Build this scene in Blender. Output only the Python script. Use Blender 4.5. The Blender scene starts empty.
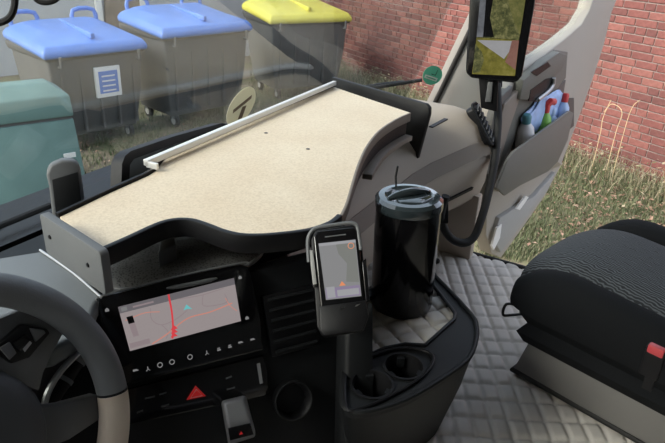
import bpy, bmesh, math, random
from mathutils import Vector, Matrix
random.seed(7)
S = bpy.context.scene
COL = S.collection
# ------------------------------------------------------------------ camera
F = 605.0; PITCH = math.radians(25.7); ROLL = math.radians(2.8)
CAM = Vector((0, 0, 2.2))
U0 = Vector((0, math.sin(PITCH), math.cos(PITCH))); FW = Vector((0, math.cos(PITCH), -math.sin(PITCH)))
RX = Vector((1, 0, 0)) * math.cos(ROLL) + U0 * math.sin(ROLL)
UP = Vector((1, 0, 0)) * -math.sin(ROLL) + U0 * math.cos(ROLL)
cd = bpy.data.cameras.new('camera'); cam = bpy.data.objects.new('camera', cd); COL.objects.link(cam)
cd.sensor_width = 36; cd.lens = F / 665 * 36; cd.clip_start = 0.02; cd.clip_end = 200
m = Matrix.Identity(4)
for i in range(3):
    m[i][0] = RX[i]; m[i][1] = UP[i]; m[i][2] = -FW[i]; m[i][3] = CAM[i]
cam.matrix_world = m
S.camera = cam
# ------------------------------------------------------------------ world, sun, exposure
w = bpy.data.worlds.new('world'); S.world = w; w.use_nodes = True
nt = w.node_tree; bg = nt.nodes['Background']
sky = nt.nodes.new('ShaderNodeTexSky'); sky.sky_type = 'NISHITA'
sky.sun_disc = False; sky.sun_elevation = math.radians(36); sky.sun_rotation = math.radians(-118)
sky.air_density = 1.0; sky.dust_density = 4.0; sky.ozone_density = 0.6
mixw = nt.nodes.new('ShaderNodeMix'); mixw.data_type = 'RGBA'; mixw.inputs[0].default_value = 0.55
mixw.inputs[7].default_value = (3.1, 3.2, 3.4, 1)
nt.links.new(sky.outputs[0], mixw.inputs[6]); nt.links.new(mixw.outputs[2], bg.inputs[0])
bg.inputs[1].default_value = 0.36
sl = bpy.data.lights.new('sun', 'SUN'); sl.energy = 1.35; sl.angle = math.radians(14); sl.color = (1, .95, .88)
so = bpy.data.objects.new('sun', sl); COL.objects.link(so)
SUNDIR = Vector((-0.78, -0.42, 0.66)).normalized()
so.rotation_euler = SUNDIR.to_track_quat('Z', 'Y').to_euler(); so.location = (0, 0, 12)
S.view_settings.view_transform = 'Standard'; S.view_settings.look = 'None'
S.view_settings.gamma = 1; S.view_settings.use_curve_mapping = False
S.view_settings.exposure = 0.74

# ------------------------------------------------------------------ geometry helpers
VR = Vector((math.sin(math.radians(28)), math.cos(math.radians(28)), 0))   # vehicle right
VF = Vector((-VR.y, VR.x, 0))                                             # vehicle forward
ZU = Vector((0, 0, 1))
def V(a, b, z): return VR * a + VF * b + ZU * z
def ray(x, y): return FW + RX * ((x - 332.5) / F) - UP * ((y - 221.5) / F)
def PZ(x, y, z):
    d = ray(x, y); return CAM + d * ((z - CAM.z) / d.z)
def PD(x, y, t): return CAM + ray(x, y) * t
def PP(x, y, q, n):
    d = ray(x, y); return CAM + d * ((q - CAM).dot(n) / d.dot(n))
def proj(p):
    v = p - CAM; d = v.dot(FW)
    return (332.5 + F * v.dot(RX) / d, 221.5 - F * v.dot(UP) / d, d)

WL = {}
def obj(name, bm, mat, parent=None, label=None, cat=None, group=None, kind=None, smooth=40, bevel=0, seg=2):
    if bevel:
        es = [e for e in bm.edges if len(e.link_faces) == 2 and e.calc_face_angle(0) > math.radians(30)]
        bmesh.ops.bevel(bm, geom=es, offset=bevel, segments=seg, profile=.5, affect='EDGES', clamp_overlap=True)
    lo = Vector((min(v.co.x for v in bm.verts), min(v.co.y for v in bm.verts), min(v.co.z for v in bm.verts)))
    hi = Vector((max(v.co.x for v in bm.verts), max(v.co.y for v in bm.verts), max(v.co.z for v in bm.verts)))
    c = Vector(((lo.x + hi.x) / 2, (lo.y + hi.y) / 2, lo.z))
    bmesh.ops.translate(bm, verts=bm.verts, vec=-c)
    me = bpy.data.meshes.new(name); bm.to_mesh(me); bm.free()
    if smooth:
        me.shade_smooth(); me.set_sharp_from_angle(angle=math.radians(smooth))
    me.materials.append(mat)
    o = bpy.data.objects.new(name, me); COL.objects.link(o); o.location = c; WL[o] = c
    if parent: o.parent = parent; o.matrix_parent_inverse = Matrix.Translation(-WL[parent])
    tag(o, label, cat, group, kind)
    return o
def tag(o, label=None, cat=None, group=None, kind=None):
    if label: o['label'] = label
    if cat: o['category'] = cat
    if group: o['group'] = group
    if kind: o['kind'] = kind
def thing(name, loc, label, cat, group=None, kind=None):
    o = bpy.data.objects.new(name, None); COL.objects.link(o); o.location = loc; WL[o] = Vector(loc)
    o.empty_display_size = .05
    tag(o, label, cat, group, kind); return o
def fix(bm):
    bmesh.ops.recalc_face_normals(bm, faces=bm.faces); return bm
def prism(pts, vec, bm=None, holes=()):
    """polygon (optionally with holes) swept along vec"""
    bm = bm or bmesh.new(); vec = Vector(vec)
    if not holes:
        a = [bm.verts.new(p) for p in pts]; b = [bm.verts.new(Vector(p) + vec) for p in pts]
        bm.faces.new(a); bm.faces.new(b[::-1]); n = len(a)
        for i in range(n): bm.faces.new((a[i], b[i], b[(i + 1) % n], a[(i + 1) % n]))
    else:
        es = []; loops = []
        for lp in (pts, *holes):
            vs = [bm.verts.new(p) for p in lp]; loops.append(vs)
            es += [bm.edges.new((vs[i], vs[(i + 1) % len(vs)])) for i in range(len(vs))]
        r = bmesh.ops.triangle_fill(bm, edges=es, use_beauty=True, use_dissolve=False)
        fs = [g for g in r['geom'] if isinstance(g, bmesh.types.BMFace)]
        mp = {v: bm.verts.new(v.co + vec) for lp in loops for v in lp}
        for f in fs: bm.faces.new([mp[v] for v in f.verts][::-1])
        for vs in loops:
            for i in range(len(vs)):
                a, b = vs[i], vs[(i + 1) % len(vs)]; bm.faces.new((a, b, mp[b], mp[a]))
    return fix(bm)
def box(c, x, y, z, bm=None):
    """box centred on c with half-axis vectors x, y, z"""
    bm = bm or bmesh.new(); c = Vector(c); vs = []
    for k in (-1, 1):
        for j in (-1, 1):
            for i in (-1, 1): vs.append(bm.verts.new(c + x * i + y * j + z * k))
    for f in ((0, 1, 3, 2), (4, 6, 7, 5), (0, 4, 5, 1), (2, 3, 7, 6), (0, 2, 6, 4), (1, 5, 7, 3)):
        bm.faces.new([vs[i] for i in f])
    return fix(bm)
def spline(pts, n=8, closed=False):
    P = [Vector(p) for p in pts]; out = []; N = len(P)
    for i in range(N if closed else N - 1):
        if closed: p0, p1, p2, p3 = P[i - 1], P[i], P[(i + 1) % N], P[(i + 2) % N]
        else: p0, p1, p2, p3 = P[max(i - 1, 0)], P[i], P[i + 1], P[min(i + 2, N - 1)]
        for k in range(n):
            t = k / n; t2 = t * t; t3 = t2 * t
            out.append(.5 * (2 * p1 + (p2 - p0) * t + (2 * p0 - 5 * p1 + 4 * p2 - p3) * t2 + (3 * p1 - p0 - 3 * p2 + p3) * t3))
    if not closed: out.append(P[-1].copy())
    return out
def tube(pts, r, bm=None, n=10, closed=False, rz=None):
    bm = bm or bmesh.new(); P = [Vector(p) for p in pts]; rings = []; N = len(P); up = None
    for i, p in enumerate(P):
        t = (P[(i + 1) % N] - P[i - 1]) if closed else (P[min(i + 1, N - 1)] - P[max(i - 1, 0)])
        t.normalize()
        if up is None: up = t.orthogonal().normalized() if rz is None else Vector(rz)
        up = (up - t * up.dot(t)).normalized(); sd = t.cross(up)
        rr = r[i] if isinstance(r, (list, tuple)) else r
        rings.append([bm.verts.new(p + (up * math.cos(2 * math.pi * k / n) + sd * math.sin(2 * math.pi * k / n)) * rr) for k in range(n)])
    for i in range(N if closed else N - 1):
        a, b = rings[i], rings[(i + 1) % N]
        for k in range(n): bm.faces.new((a[k], a[(k + 1) % n], b[(k + 1) % n], b[k]))
    if not closed: bm.faces.new(rings[0][::-1]); bm.faces.new(rings[-1])
    return fix(bm)
def lathe(base, axis, prof, n=32, bm=None):
    """prof: (radius, height) list; closed at ends when radius is 0"""
    bm = bm or bmesh.new(); axis = Vector(axis).normalized(); x = axis.orthogonal().normalized(); y = axis.cross(x); base = Vector(base)
    rings = []
    for r, h in prof:
        if r < 1e-6: rings.append([bm.verts.new(base + axis * h)])
        else: rings.append([bm.verts.new(base + axis * h + (x * math.cos(2 * math.pi * k / n) + y * math.sin(2 * math.pi * k / n)) * r) for k in range(n)])
    for a, b in zip(rings, rings[1:]):
        for k in range(n):
            k2 = (k + 1) % n
            if len(a) == 1 and len(b) == 1: continue
            if len(a) == 1: bm.faces.new((a[0], b[k2], b[k]))
            elif len(b) == 1: bm.faces.new((a[k], a[k2], b[0]))
            else: bm.faces.new((a[k], a[k2], b[k2], b[k]))
    return fix(bm)
def loft(rings, bm=None, cap=True, closed=True):
    bm = bm or bmesh.new(); R = [[bm.verts.new(p) for p in rg] for rg in rings]; n = len(R[0])
    for a, b in zip(R, R[1:]):
        for k in range(n if closed else n - 1): bm.faces.new((a[k], a[(k + 1) % n], b[(k + 1) % n], b[k]))
    if cap and closed: bm.faces.new(R[0][::-1]); bm.faces.new(R[-1])
    return fix(bm)
def rrect(c, x, y, hx, hy, r, n=5):
    out = []
    for sx, sy, a0 in ((1, 1, 0), (-1, 1, 90), (-1, -1, 180), (1, -1, 270)):
        for k in range(n + 1):
            a = math.radians(a0 + 90 * k / n)
            out.append(Vector(c) + x * (sx * (hx - r) + r * math.cos(a)) + y * (sy * (hy - r) + r * math.sin(a)))
    return out
def band(pts, outn, off, z0, z1, th, bm=None):
    """thin wall following pts (xy), pushed off by off along outward side, from z0 to z1"""
    bm = bm or bmesh.new(); P = [Vector((p[0], p[1], 0)) for p in pts]; rings = []
    for i, p in enumerate(P):
        t = (P[min(i + 1, len(P) - 1)] - P[max(i - 1, 0)]).normalized(); nn = Vector((t.y, -t.x, 0)) * outn
        a = p + nn * off; b = p + nn * (off + th)
        rings.append([a + ZU * z0, b + ZU * z0, b + ZU * z1, a + ZU * z1])
    return loft(rings, bm)

# ------------------------------------------------------------------ materials
def mat(name, col, rough=.5, metal=0, var=0, scale=30, bump=0, bscale=200, emit=0, spec=.5, coat=0, col2=None):
    M = bpy.data.materials.new(name); M.use_nodes = True; t = M.node_tree; b = t.nodes['Principled BSDF']
    b.inputs['Base Color'].default_value = (*col, 1); b.inputs['Roughness'].default_value = rough
    b.inputs['Metallic'].default_value = metal; b.inputs['Specular IOR Level'].default_value = spec
    b.inputs['Coat Weight'].default_value = coat
    if emit: b.inputs['Emission Color'].default_value = (*col, 1); b.inputs['Emission Strength'].default_value = emit
    if var or bump or col2:
        tc = t.nodes.new('ShaderNodeTexCoord')
    if var or col2:
        n = t.nodes.new('ShaderNodeTexNoise'); n.inputs['Scale'].default_value = scale; n.inputs['Detail'].default_value = 6
        t.links.new(tc.outputs['Object'], n.inputs['Vector'])
        r = t.nodes.new('ShaderNodeValToRGB'); r.color_ramp.elements[0].position = .3; r.color_ramp.elements[1].position = .7
        c2 = col2 or tuple(min(1, c * (1 + var)) for c in col); c1 = col if col2 else tuple(c * (1 - var) for c in col)
        r.color_ramp.elements[0].color = (*c1, 1); r.color_ramp.elements[1].color = (*c2, 1)
        t.links.new(n.outputs['Fac'], r.inputs[0]); t.links.new(r.outputs[0], b.inputs['Base Color'])
    if bump:
        n2 = t.nodes.new('ShaderNodeTexNoise'); n2.inputs['Scale'].default_value = bscale; n2.inputs['Detail'].default_value = 3
        t.links.new(tc.outputs['Object'], n2.inputs['Vector'])
        bp = t.nodes.new('ShaderNodeBump'); bp.inputs['Strength'].default_value = bump; bp.inputs['Distance'].default_value = .002
        t.links.new(n2.outputs['Fac'], bp.inputs['Height']); t.links.new(bp.outputs[0], b.inputs['Normal'])
    return M
def glass(name, tint, ior=1.45, rough=0.0):
    M = bpy.data.materials.new(name); M.use_nodes = True; t = M.node_tree; t.nodes.clear()
    o = t.nodes.new('ShaderNodeOutputMaterial'); mx = t.nodes.new('ShaderNodeMixShader'); tr = t.nodes.new('ShaderNodeBsdfTransparent')
    g = t.nodes.new('ShaderNodeBsdfGlossy'); fr = t.nodes.new('ShaderNodeFresnel')
    ge = t.nodes.new('ShaderNodeNewGeometry'); mr = t.nodes.new('ShaderNodeMapRange'); mr.inputs[3].default_value = ior; mr.inputs[4].default_value = 1 / ior
    t.links.new(ge.outputs['Backfacing'], mr.inputs[0]); t.links.new(mr.outputs[0], fr.inputs[0])   # same reflectance on both faces of the pane
    tr.inputs[0].default_value = (*tint, 1); g.inputs['Roughness'].default_value = rough
    t.links.new(fr.outputs[0], mx.inputs[0]); t.links.new(tr.outputs[0], mx.inputs[1]); t.links.new(g.outputs[0], mx.inputs[2]); t.links.new(mx.outputs[0], o.inputs[0])
    return M
M = {}
M['black'] = mat('black_plastic', (.007, .007, .008), .45, spec=.3, bump=.15, bscale=900)
M['gloss'] = mat('gloss_black', (.006, .006, .007), .12)
M['dark'] = mat('dark_grain_plastic', (.008, .009, .010), .55, spec=.3, bump=.3, bscale=1200)
M['hood'] = mat('hood_plastic', (.19, .205, .215), .5, bump=.3, bscale=1000)
M['grey'] = mat('grey_plastic', (.13, .135, .14), .5, bump=.2, bscale=900)
M['lgrey'] = mat('light_grey_plastic', (.36, .36, .35), .55, bump=.2, bscale=700)
M['beige'] = mat('beige_plastic', (.46, .395, .325), .6, bump=.25, bscale=900)
M['taupe'] = mat('taupe_plastic', (.24, .20, .165), .6, bump=.25, bscale=900)
M['door'] = mat('door_plastic', (.40, .365, .32), .55, bump=.2, bscale=700)
M['doord'] = mat('door_dark', (.085, .083, .078), .5)
M['doorg'] = mat('door_olive', (.155, .15, .132), .55, bump=.2, bscale=700)
M['silver'] = mat('aluminium', (.88, .88, .86), .38, .35)
M['chrome'] = mat('satin_chrome', (.50, .51, .52), .3, .5)
M['white'] = mat('white_plastic', (.8, .8, .78), .4)
M['hubm'] = mat('hub_plastic', (.075, .08, .086), .5, bump=.2, bscale=600)
M['leather'] = mat('wheel_leather', (.19, .20, .21), .5, bump=.3, bscale=600)
M['tan'] = mat('tan_leather', (.76, .65, .53), .5, bump=.3, bscale=500)
M['red'] = mat('red_plastic', (.50, .06, .07), .4)
M['redlit'] = mat('hazard_red', (.7, .03, .03), .4, emit=.12)
M['blue'] = mat('blue_lid', (.13, .25, .62), .32, var=.1, scale=3)
M['yellow'] = mat('yellow_lid', (.62, .57, .10), .4, var=.1, scale=3)
M['bin'] = mat('bin_grey', (.105, .105, .105), .5, var=.12, scale=4)
M['teal'] = mat('cabinet_teal', (.15, .25, .23), .6, var=.1, scale=4)
M['mortar'] = mat('mortar', (.27, .235, .22), .9, var=.15, scale=20, bump=.6, bscale=90)
M['facade'] = mat('facade', (.48, .49, .50), .8, var=.05, scale=3)
M['wood'] = mat('brown_wood', (.24, .19, .15), .6, var=.2, scale=8)
M['headliner'] = mat('headliner', (.22, .21, .195), .9)
M['skirt'] = mat('seat_skirt', (.15, .145, .138), .75, bump=.2, bscale=800)
M['velour'] = mat('black_velour', (.007, .008, .0095), .9, spec=.2, bump=.4, bscale=900)
M['rubber'] = mat('rubber', (.012, .012, .012), .7)
M['windshield'] = glass('windshield_glass', (.81, .85, .855), 1.62)
M['sideglass'] = glass('door_glass', (.86, .90, .89), 1.45)
M['hose'] = mat('white_hose', (.7, .7, .68), .5)

def table_mat():
    X = mat('table_laminate', (.80, .655, .47), .5, col2=(.87, .745, .56), scale=6, bump=.25, bscale=260)
    t = X.node_tree; b = t.nodes['Principled BSDF']; src = b.inputs['Base Color'].links[0].from_socket
    tc = t.nodes.new('ShaderNodeTexCoord'); n = t.nodes.new('ShaderNodeTexNoise'); n.inputs['Scale'].default_value = 220; n.inputs['Detail'].default_value = 4
    t.links.new(tc.outputs['Object'], n.inputs['Vector'])
    r = t.nodes.new('ShaderNodeValToRGB'); r.color_ramp.elements[0].position = .35; r.color_ramp.elements[1].position = .6
    r.color_ramp.elements[0].color = (.88, .86, .83, 1); r.color_ramp.elements[1].color = (1, 1, 1, 1)
    t.links.new(n.outputs['Fac'], r.inputs[0])
    mx = t.nodes.new('ShaderNodeMix'); mx.data_type = 'RGBA'; mx.blend_type = 'MULTIPLY'; mx.inputs[0].default_value = 1
    t.links.new(src, mx.inputs[6]); t.links.new(r.outputs[0], mx.inputs[7]); t.links.new(mx.outputs[2], b.inputs['Base Color'])
    return X
M['table'] = table_mat()
def brick_mat():
    X = mat('brick_clay', (.3, .1, .08), .85, bump=.6, bscale=120); t = X.node_tree; b = t.nodes['Principled BSDF']
    oi = t.nodes.new('ShaderNodeObjectInfo'); g = t.nodes.new('ShaderNodeNewGeometry')
    a = t.nodes.new('ShaderNodeMath'); a.operation = 'ADD'; f = t.nodes.new('ShaderNodeMath'); f.operation = 'FRACT'
    t.links.new(oi.outputs['Random'], a.inputs[0]); t.links.new(g.outputs['Random Per Island'], a.inputs[1]); t.links.new(a.outputs[0], f.inputs[0])
    r = t.nodes.new('ShaderNodeValToRGB'); e = r.color_ramp.elements
    e[0].color = (.14, .058, .054, 1); e[1].color = (.27, .118, .10, 1); e.new(.35).color = (.19, .071, .064, 1); e.new(.7).color = (.225, .088, .078, 1)
    t.links.new(f.outputs[0], r.inputs[0])
    tc = t.nodes.new('ShaderNodeTexCoord'); n = t.nodes.new('ShaderNodeTexNoise'); n.inputs['Scale'].default_value = 30; n.inputs['Detail'].default_value = 5
    t.links.new(tc.outputs['Object'], n.inputs['Vector'])
    r2 = t.nodes.new('ShaderNodeValToRGB'); r2.color_ramp.elements[0].position = .3; r2.color_ramp.elements[0].color = (.65, .62, .6, 1); r2.color_ramp.elements[1].color = (1.1, 1.1, 1.1, 1)
    t.links.new(n.outputs['Fac'], r2.inputs[0])
    mx = t.nodes.new('ShaderNodeMix'); mx.data_type = 'RGBA'; mx.blend_type = 'MULTIPLY'; mx.inputs[0].default_value = 1
    t.links.new(r.outputs[0], mx.inputs[6]); t.links.new(r2.outputs[0], mx.inputs[7]); t.links.new(mx.outputs[2], b.inputs['Base Color'])
    return X
M['brick'] = brick_mat()
def island_mat(name, cols, rough=.7):
    X = mat(name, cols[0], rough); t = X.node_tree; b = t.nodes['Principled BSDF']; g = t.nodes.new('ShaderNodeNewGeometry')
    r = t.nodes.new('ShaderNodeValToRGB'); e = r.color_ramp.elements; e[0].color = (*cols[0], 1); e[1].color = (*cols[-1], 1)
    for i, c in enumerate(cols[1:-1]): e.new((i + 1) / (len(cols) - 1)).color = (*c, 1)
    t.links.new(g.outputs['Random Per Island'], r.inputs[0]); t.links.new(r.outputs[0], b.inputs['Base Color']); return X
M['grass'] = island_mat('grass_blades', [(.05, .075, .03), (.09, .12, .05), (.125, .14, .07), (.18, .165, .105)])
M['leaf'] = island_mat('dry_leaves', [(.20, .12, .08), (.27, .17, .12), (.32, .23, .17), (.16, .09, .06)])
M['weed'] = island_mat('weed_leaves', [(.08, .11, .045), (.15, .17, .085), (.25, .23, .15), (.34, .30, .20)])
def fabric_mat():
    X = mat('wavy_fabric', (.02, .023, .027), .9); t = X.node_tree; b = t.nodes['Principled BSDF']
    tc = t.nodes.new('ShaderNodeTexCoord'); mp = t.nodes.new('ShaderNodeMapping'); mp.inputs['Rotation'].default_value = (0, 0, math.radians(-40))
    wv = t.nodes.new('ShaderNodeTexWave'); wv.inputs['Scale'].default_value = 52; wv.inputs['Distortion'].default_value = 6; wv.inputs['Detail'].default_value = 1; wv.inputs['Detail Scale'].default_value = 1.1
    t.links.new(tc.outputs['Object'], mp.inputs[0]); t.links.new(mp.outputs[0], wv.inputs['Vector'])
    r = t.nodes.new('ShaderNodeValToRGB'); r.color_ramp.elements[0].position = .45; r.color_ramp.elements[0].color = (.013, .015, .018, 1)
    r.color_ramp.elements[1].position = .75; r.color_ramp.elements[1].color = (.085, .095, .105, 1)
    t.links.new(wv.outputs['Fac'], r.inputs[0]); t.links.new(r.outputs[0], b.inputs['Base Color'])
    return X
M['fabric'] = fabric_mat()
M['quilt'] = mat('quilted_vinyl', (.58, .545, .50), .5, var=.04, scale=5, bump=.15, bscale=500)
def mesh_mat():
    X = mat('speaker_mesh', (.02, .02, .02), .5); t = X.node_tree; b = t.nodes['Principled BSDF']
    tc = t.nodes.new('ShaderNodeTexCoord'); v = t.nodes.new('ShaderNodeTexVoronoi'); v.inputs['Scale'].default_value = 260
    t.links.new(tc.outputs['Object'], v.inputs['Vector']); r = t.nodes.new('ShaderNodeValToRGB')
    r.color_ramp.elements[0].position = .25; r.color_ramp.elements[0].color = (.012, .012, .012, 1); r.color_ramp.elements[1].position = .5; r.color_ramp.elements[1].color = (.09, .09, .088, 1)
    t.links.new(v.outputs['Distance'], r.inputs[0]); t.links.new(r.outputs[0], b.inputs['Base Color']); return X
M['mesh'] = mesh_mat()
def emi(name, c, s=1.0):
    X = mat(name, (.008, .008, .008), .25); b = X.node_tree.nodes['Principled BSDF']
    b.inputs['Emission Color'].default_value = (*c, 1); b.inputs['Emission Strength'].default_value = s; return X
M['map'] = emi('map_ground', (.38, .33, .33), .46)
M['mapbar'] = emi('map_bar', (.13, .12, .13), .6)
M['mapred'] = emi('map_red', (.62, .05, .06), .6)
M['maproad'] = emi('map_road', (.55, .22, .17), .6)
M['mapgrey'] = emi('map_grey', (.25, .20, .21), .6)
M['maparrow'] = emi('map_arrow', (.10, .35, .36), .8)
M['icon'] = emi('icon_light', (.25, .25, .25), .45)
M['pscreen'] = emi('phone_screen', (.27, .27, .275), .5)
M['pland'] = emi('phone_land', (.22, .225, .21), .5)
M['pwhite'] = emi('phone_white', (.36, .36, .38), .52)
M['porange'] = emi('phone_orange', (.7, .25, .12), .6)
M['ppurple'] = emi('phone_purple', (.27, .22, .33), .52)

# ------------------------------------------------------------------ setting: ground, wall, facade
W0 = Vector((3.32, 6.62, 0)); WD = Vector((-.55, .835, 0)).normalized(); WN = Vector((-WD.y, WD.x, 0))
if WN.dot(-W0) < 0: WN = -WN
def gz(x, y):
    d = max(0.0, (Vector((x, y, 0)) - W0).dot(WN)); k = max(0.0, 1 - d / 3.0)
    return -.24 + .06 * k * k + .02 * math.sin(x * 2.3) * math.cos(y * 1.9)
def PG(x, y):
    z = 0.0
    for _ in range(8):
        p = PZ(x, y, z); z = gz(p.x, p.y)
    return PZ(x, y, z)
def ground_mat():
    X = mat('meadow_soil', (.15, .14, .07), .95, bump=1, bscale=40); t = X.node_tree; b = t.nodes['Principled BSDF']
    tc = t.nodes.new('ShaderNodeTexCoord'); n = t.nodes.new('ShaderNodeTexNoise'); n.inputs['Scale'].default_value = 1.3; n.inputs['Detail'].default_value = 8; n.inputs['Roughness'].default_value = .7
    t.links.new(tc.outputs['Object'], n.inputs['Vector']); r = t.nodes.new('ShaderNodeValToRGB'); e = r.color_ramp.elements
    e[0].position = .3; e[0].color = (.12, .10, .07, 1); e[1].position = .72; e[1].color = (.11, .135, .06, 1); e.new(.45).color = (.17, .14, .105, 1); e.new(.58).color = (.14, .145, .075, 1)
    t.links.new(n.outputs['Fac'], r.inputs[0]); t.links.new(r.outputs[0], b.inputs['Base Color']); return X
M['soil'] = ground_mat()
bm = bmesh.new(); N = 90; vs = {}
for i in range(N + 1):
    for j in range(N + 1):
        x = -12 + 26 * i / N; y = -4 + 24 * j / N; vs[i, j] = bm.verts.new((x, y, gz(x, y)))
for i in range(N):
    for j in range(N): bm.faces.new((vs[i, j], vs[i + 1, j], vs[i + 1, j + 1], vs[i, j + 1]))
obj('floor_ground', bm, M['soil'], label='grassy brown ground outside the cab', kind='structure', smooth=180)

# brick wall with single bricks
s0, s1 = -4.0, 13.5; z0, z1 = -.5, 3.4
wall = obj('wall_brick', box(W0 + WD * ((s0 + s1) / 2) - WN * .12 + ZU * ((z0 + z1) / 2), WD * ((s1 - s0) / 2), WN * .108, ZU * ((z1 - z0) / 2)), M['mortar'],
           label='red brick wall beyond the meadow', kind='structure', smooth=0)
def brick_bm(L, c, bm=None):
    bm = bm or bmesh.new(); hx = L / 2; hz = .0355; q = .006; a = []; b = []; cc = []
    for lst, o, yy in ((a, 0, -.004), (b, 0, .006), (cc, q, .010)):
        for sx, sz in ((-1, -1), (1, -1), (1, 1), (-1, 1)): lst.append(bm.verts.new(c + WD * (sx * (hx - o)) + WN * yy + ZU * (sz * (hz - o))))
    for p, r in ((a, b), (b, cc)):
        for k in range(4): bm.faces.new((p[k], p[(k + 1) % 4], r[(k + 1) % 4], r[k]))
    bm.faces.new(cc); return bm
cand = []
row = 0; zz = -.30
while zz < z1 - .05:
    s = s0 + random.uniform(0, .2)
    while s < s1 - .3:
        L = .24 if random.random() < (.62 if row % 2 else .78) else .115
        cand.append((L, W0 + WD * (s + L / 2) + ZU * zz - WN * .008)); s += L + .011
    row += 1; zz += .0833
vis = []
rest = []
for L, c in cand:
    px, py, d = proj(c)
    ok = -8 < px < 673 and -6 < py < 150 and (px > 515 or 285 < px < 482) and c.z > gz(c.x, c.y) - .02 and not (px < 345 and py > 40)
    (vis if ok else rest).append((d, L, c))
vis.sort(key=lambda q: q[0]); rest += vis[300:]; vis = vis[:300]
meshes = {}
for L in (.24, .115):
    b_ = fix(brick_bm(L, Vector((0, 0, 0)))); me = bpy.data.meshes.new('brick'); b_.to_mesh(me); b_.free(); me.materials.append(M['brick']); meshes[L] = me
for d, L, c in vis:
    o = bpy.data.objects.new('brick', meshes[L]); COL.objects.link(o); o.location = c; o.parent = wall; o.matrix_parent_inverse = Matrix.Translation(-WL[wall])
bm = bmesh.new()
for d, L, c in rest: brick_bm(L, c, bm)
obj('brickwork', fix(bm), M['brick'], wall, kind='stuff', smooth=0)

# pale house facade behind the bins
fc = Vector((-4.2, 11.2, 0)); fu = Vector((math.sin(math.radians(55)), math.cos(math.radians(55)), 0)); fn = Vector((fu.y, -fu.x, 0))
fac = obj('wall_facade', box(fc + ZU * 1.7, fu * 4.6, fn * .12, ZU * 2.1), M['facade'], label='pale rendered house wall behind the bins', kind='structure', smooth=0)
fq = fc + fn * .13
def pf(x, y): return PP(x, y, fq, fn)
dpt = [pf(105, 45), pf(103, -60), pf(141, -70), pf(141, 35)]
dr = obj('door_1', prism(dpt, fn * .06), M['wood'], label='brown door in the pale house wall', kind='structure', smooth=0)
e0 = pf(141, 30); obj('door_frame', box(e0 + ZU * .9 + fn * .05 + fu * .05, fu * .05, fn * .05, ZU * 1.3), M['white'], dr, smooth=0)
e0 = pf(104, 36); obj('door_frame', box(e0 + ZU * .9 + fn * .05 - fu * .05, fu * .05, fn * .05, ZU * 1.3), M['white'], dr, smooth=0)

# ------------------------------------------------------------------ setting: cab shell
FLZ = 1.2
shell = thing('cab_shell', V(.6, -.4, FLZ), 'truck cab shell around the interior', None, kind='structure')
obj('roof_panel', box(V(.5, -.15, 2.98), VR * 1.45, VF * 1.1, ZU * .03), M['headliner'], shell, smooth=0)
obj('rear_panel', box(V(.5, -1.2, 2.1), VR * 1.45, VF * .03, ZU * .92), M['headliner'], shell, smooth=0)
lw = shell
for (b0, b1, q0, q1) in ((-1.2, .75, 1.1, 1.75), (-1.2, -.25, 1.75, 2.98), (.52, .75, 1.75, 2.3), (-.25, .75, 2.55, 2.98), (-.25, .30, 1.75, 2.55)):  # last panel fills most of the driver window, added to keep light out
    obj('side_panel', box(V(-.92, (b0 + b1) / 2, (q0 + q1) / 2), VR * .03, VF * ((b1 - b0) / 2), ZU * ((q1 - q0) / 2)), M['headliner'], shell, smooth=0)
for (b0, b1, q0, q1) in ((-1.2, -.42, 1.2, 2.98), (-.42, .45, 2.78, 2.98)):
    obj('side_panel', box(V(1.95, (b0 + b1) / 2, (q0 + q1) / 2), VR * .03, VF * ((b1 - b0) / 2), ZU * ((q1 - q0) / 2)), M['headliner'], shell, smooth=0)
obj('front_panel', box(V(.5, 1.06, 1.2), VR * 1.42, VF * .03, ZU * .36), M['grey'], shell, smooth=0)
obj('underfloor', box(V(.5, -.05, FLZ - .09), VR * 1.42, VF * 1.1, ZU * .06), M['black'], shell, smooth=0)

# quilted floor mat
def quilt_h(x, y, cx, cy, h):
    u = (x / cx) % 1; v = (y / cy) % 1
    return h * (max(0, 1 - abs(2 * u - 1) ** 5) * max(0, 1 - abs(2 * v - 1) ** 5)) ** .6
def quilt(a0, a1, b0, b1, z, cx, cy, h, st, keep=None, rot=0):
    bm = bmesh.new(); na = int((a1 - a0) / st); nb = int((b1 - b0) / st); g = {}
    c, s = math.cos(rot), math.sin(rot)
    for i in range(na + 1):
        for j in range(nb + 1):
            p = V(a0 + (a1 - a0) * i / na, b0 + (b1 - b0) * j / nb, z)
            if keep and not keep(p): continue
            p.z += quilt_h(p.x * c + p.y * s, -p.x * s + p.y * c, cx, cy, h); g[i, j] = bm.verts.new(p)
    for i in range(na):
        for j in range(nb):
            k = [(i, j), (i + 1, j), (i + 1, j + 1), (i, j + 1)]
            if all(q in g for q in k): bm.faces.new([g[q] for q in k])
    return fix(bm)
flo = obj('floor', quilt(.25, 1.9, -.95, .75, FLZ - .015, .043, .060, .011, .005), M['quilt'], label='quilted grey floor mat of the truck cab', kind='structure', smooth=180)
obj('floor_pad', box(V(1.075, -.1, FLZ - .022), VR * .825, VF * .85, ZU * .006), M['rubber'], flo, smooth=0)
obj('trim_1', tube([V(1.905, -.42, FLZ - .01), V(1.905, .5, FLZ - .01)], .009), M['rubber'], label='black door sill seal along the quilted mat', kind='structure')

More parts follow.
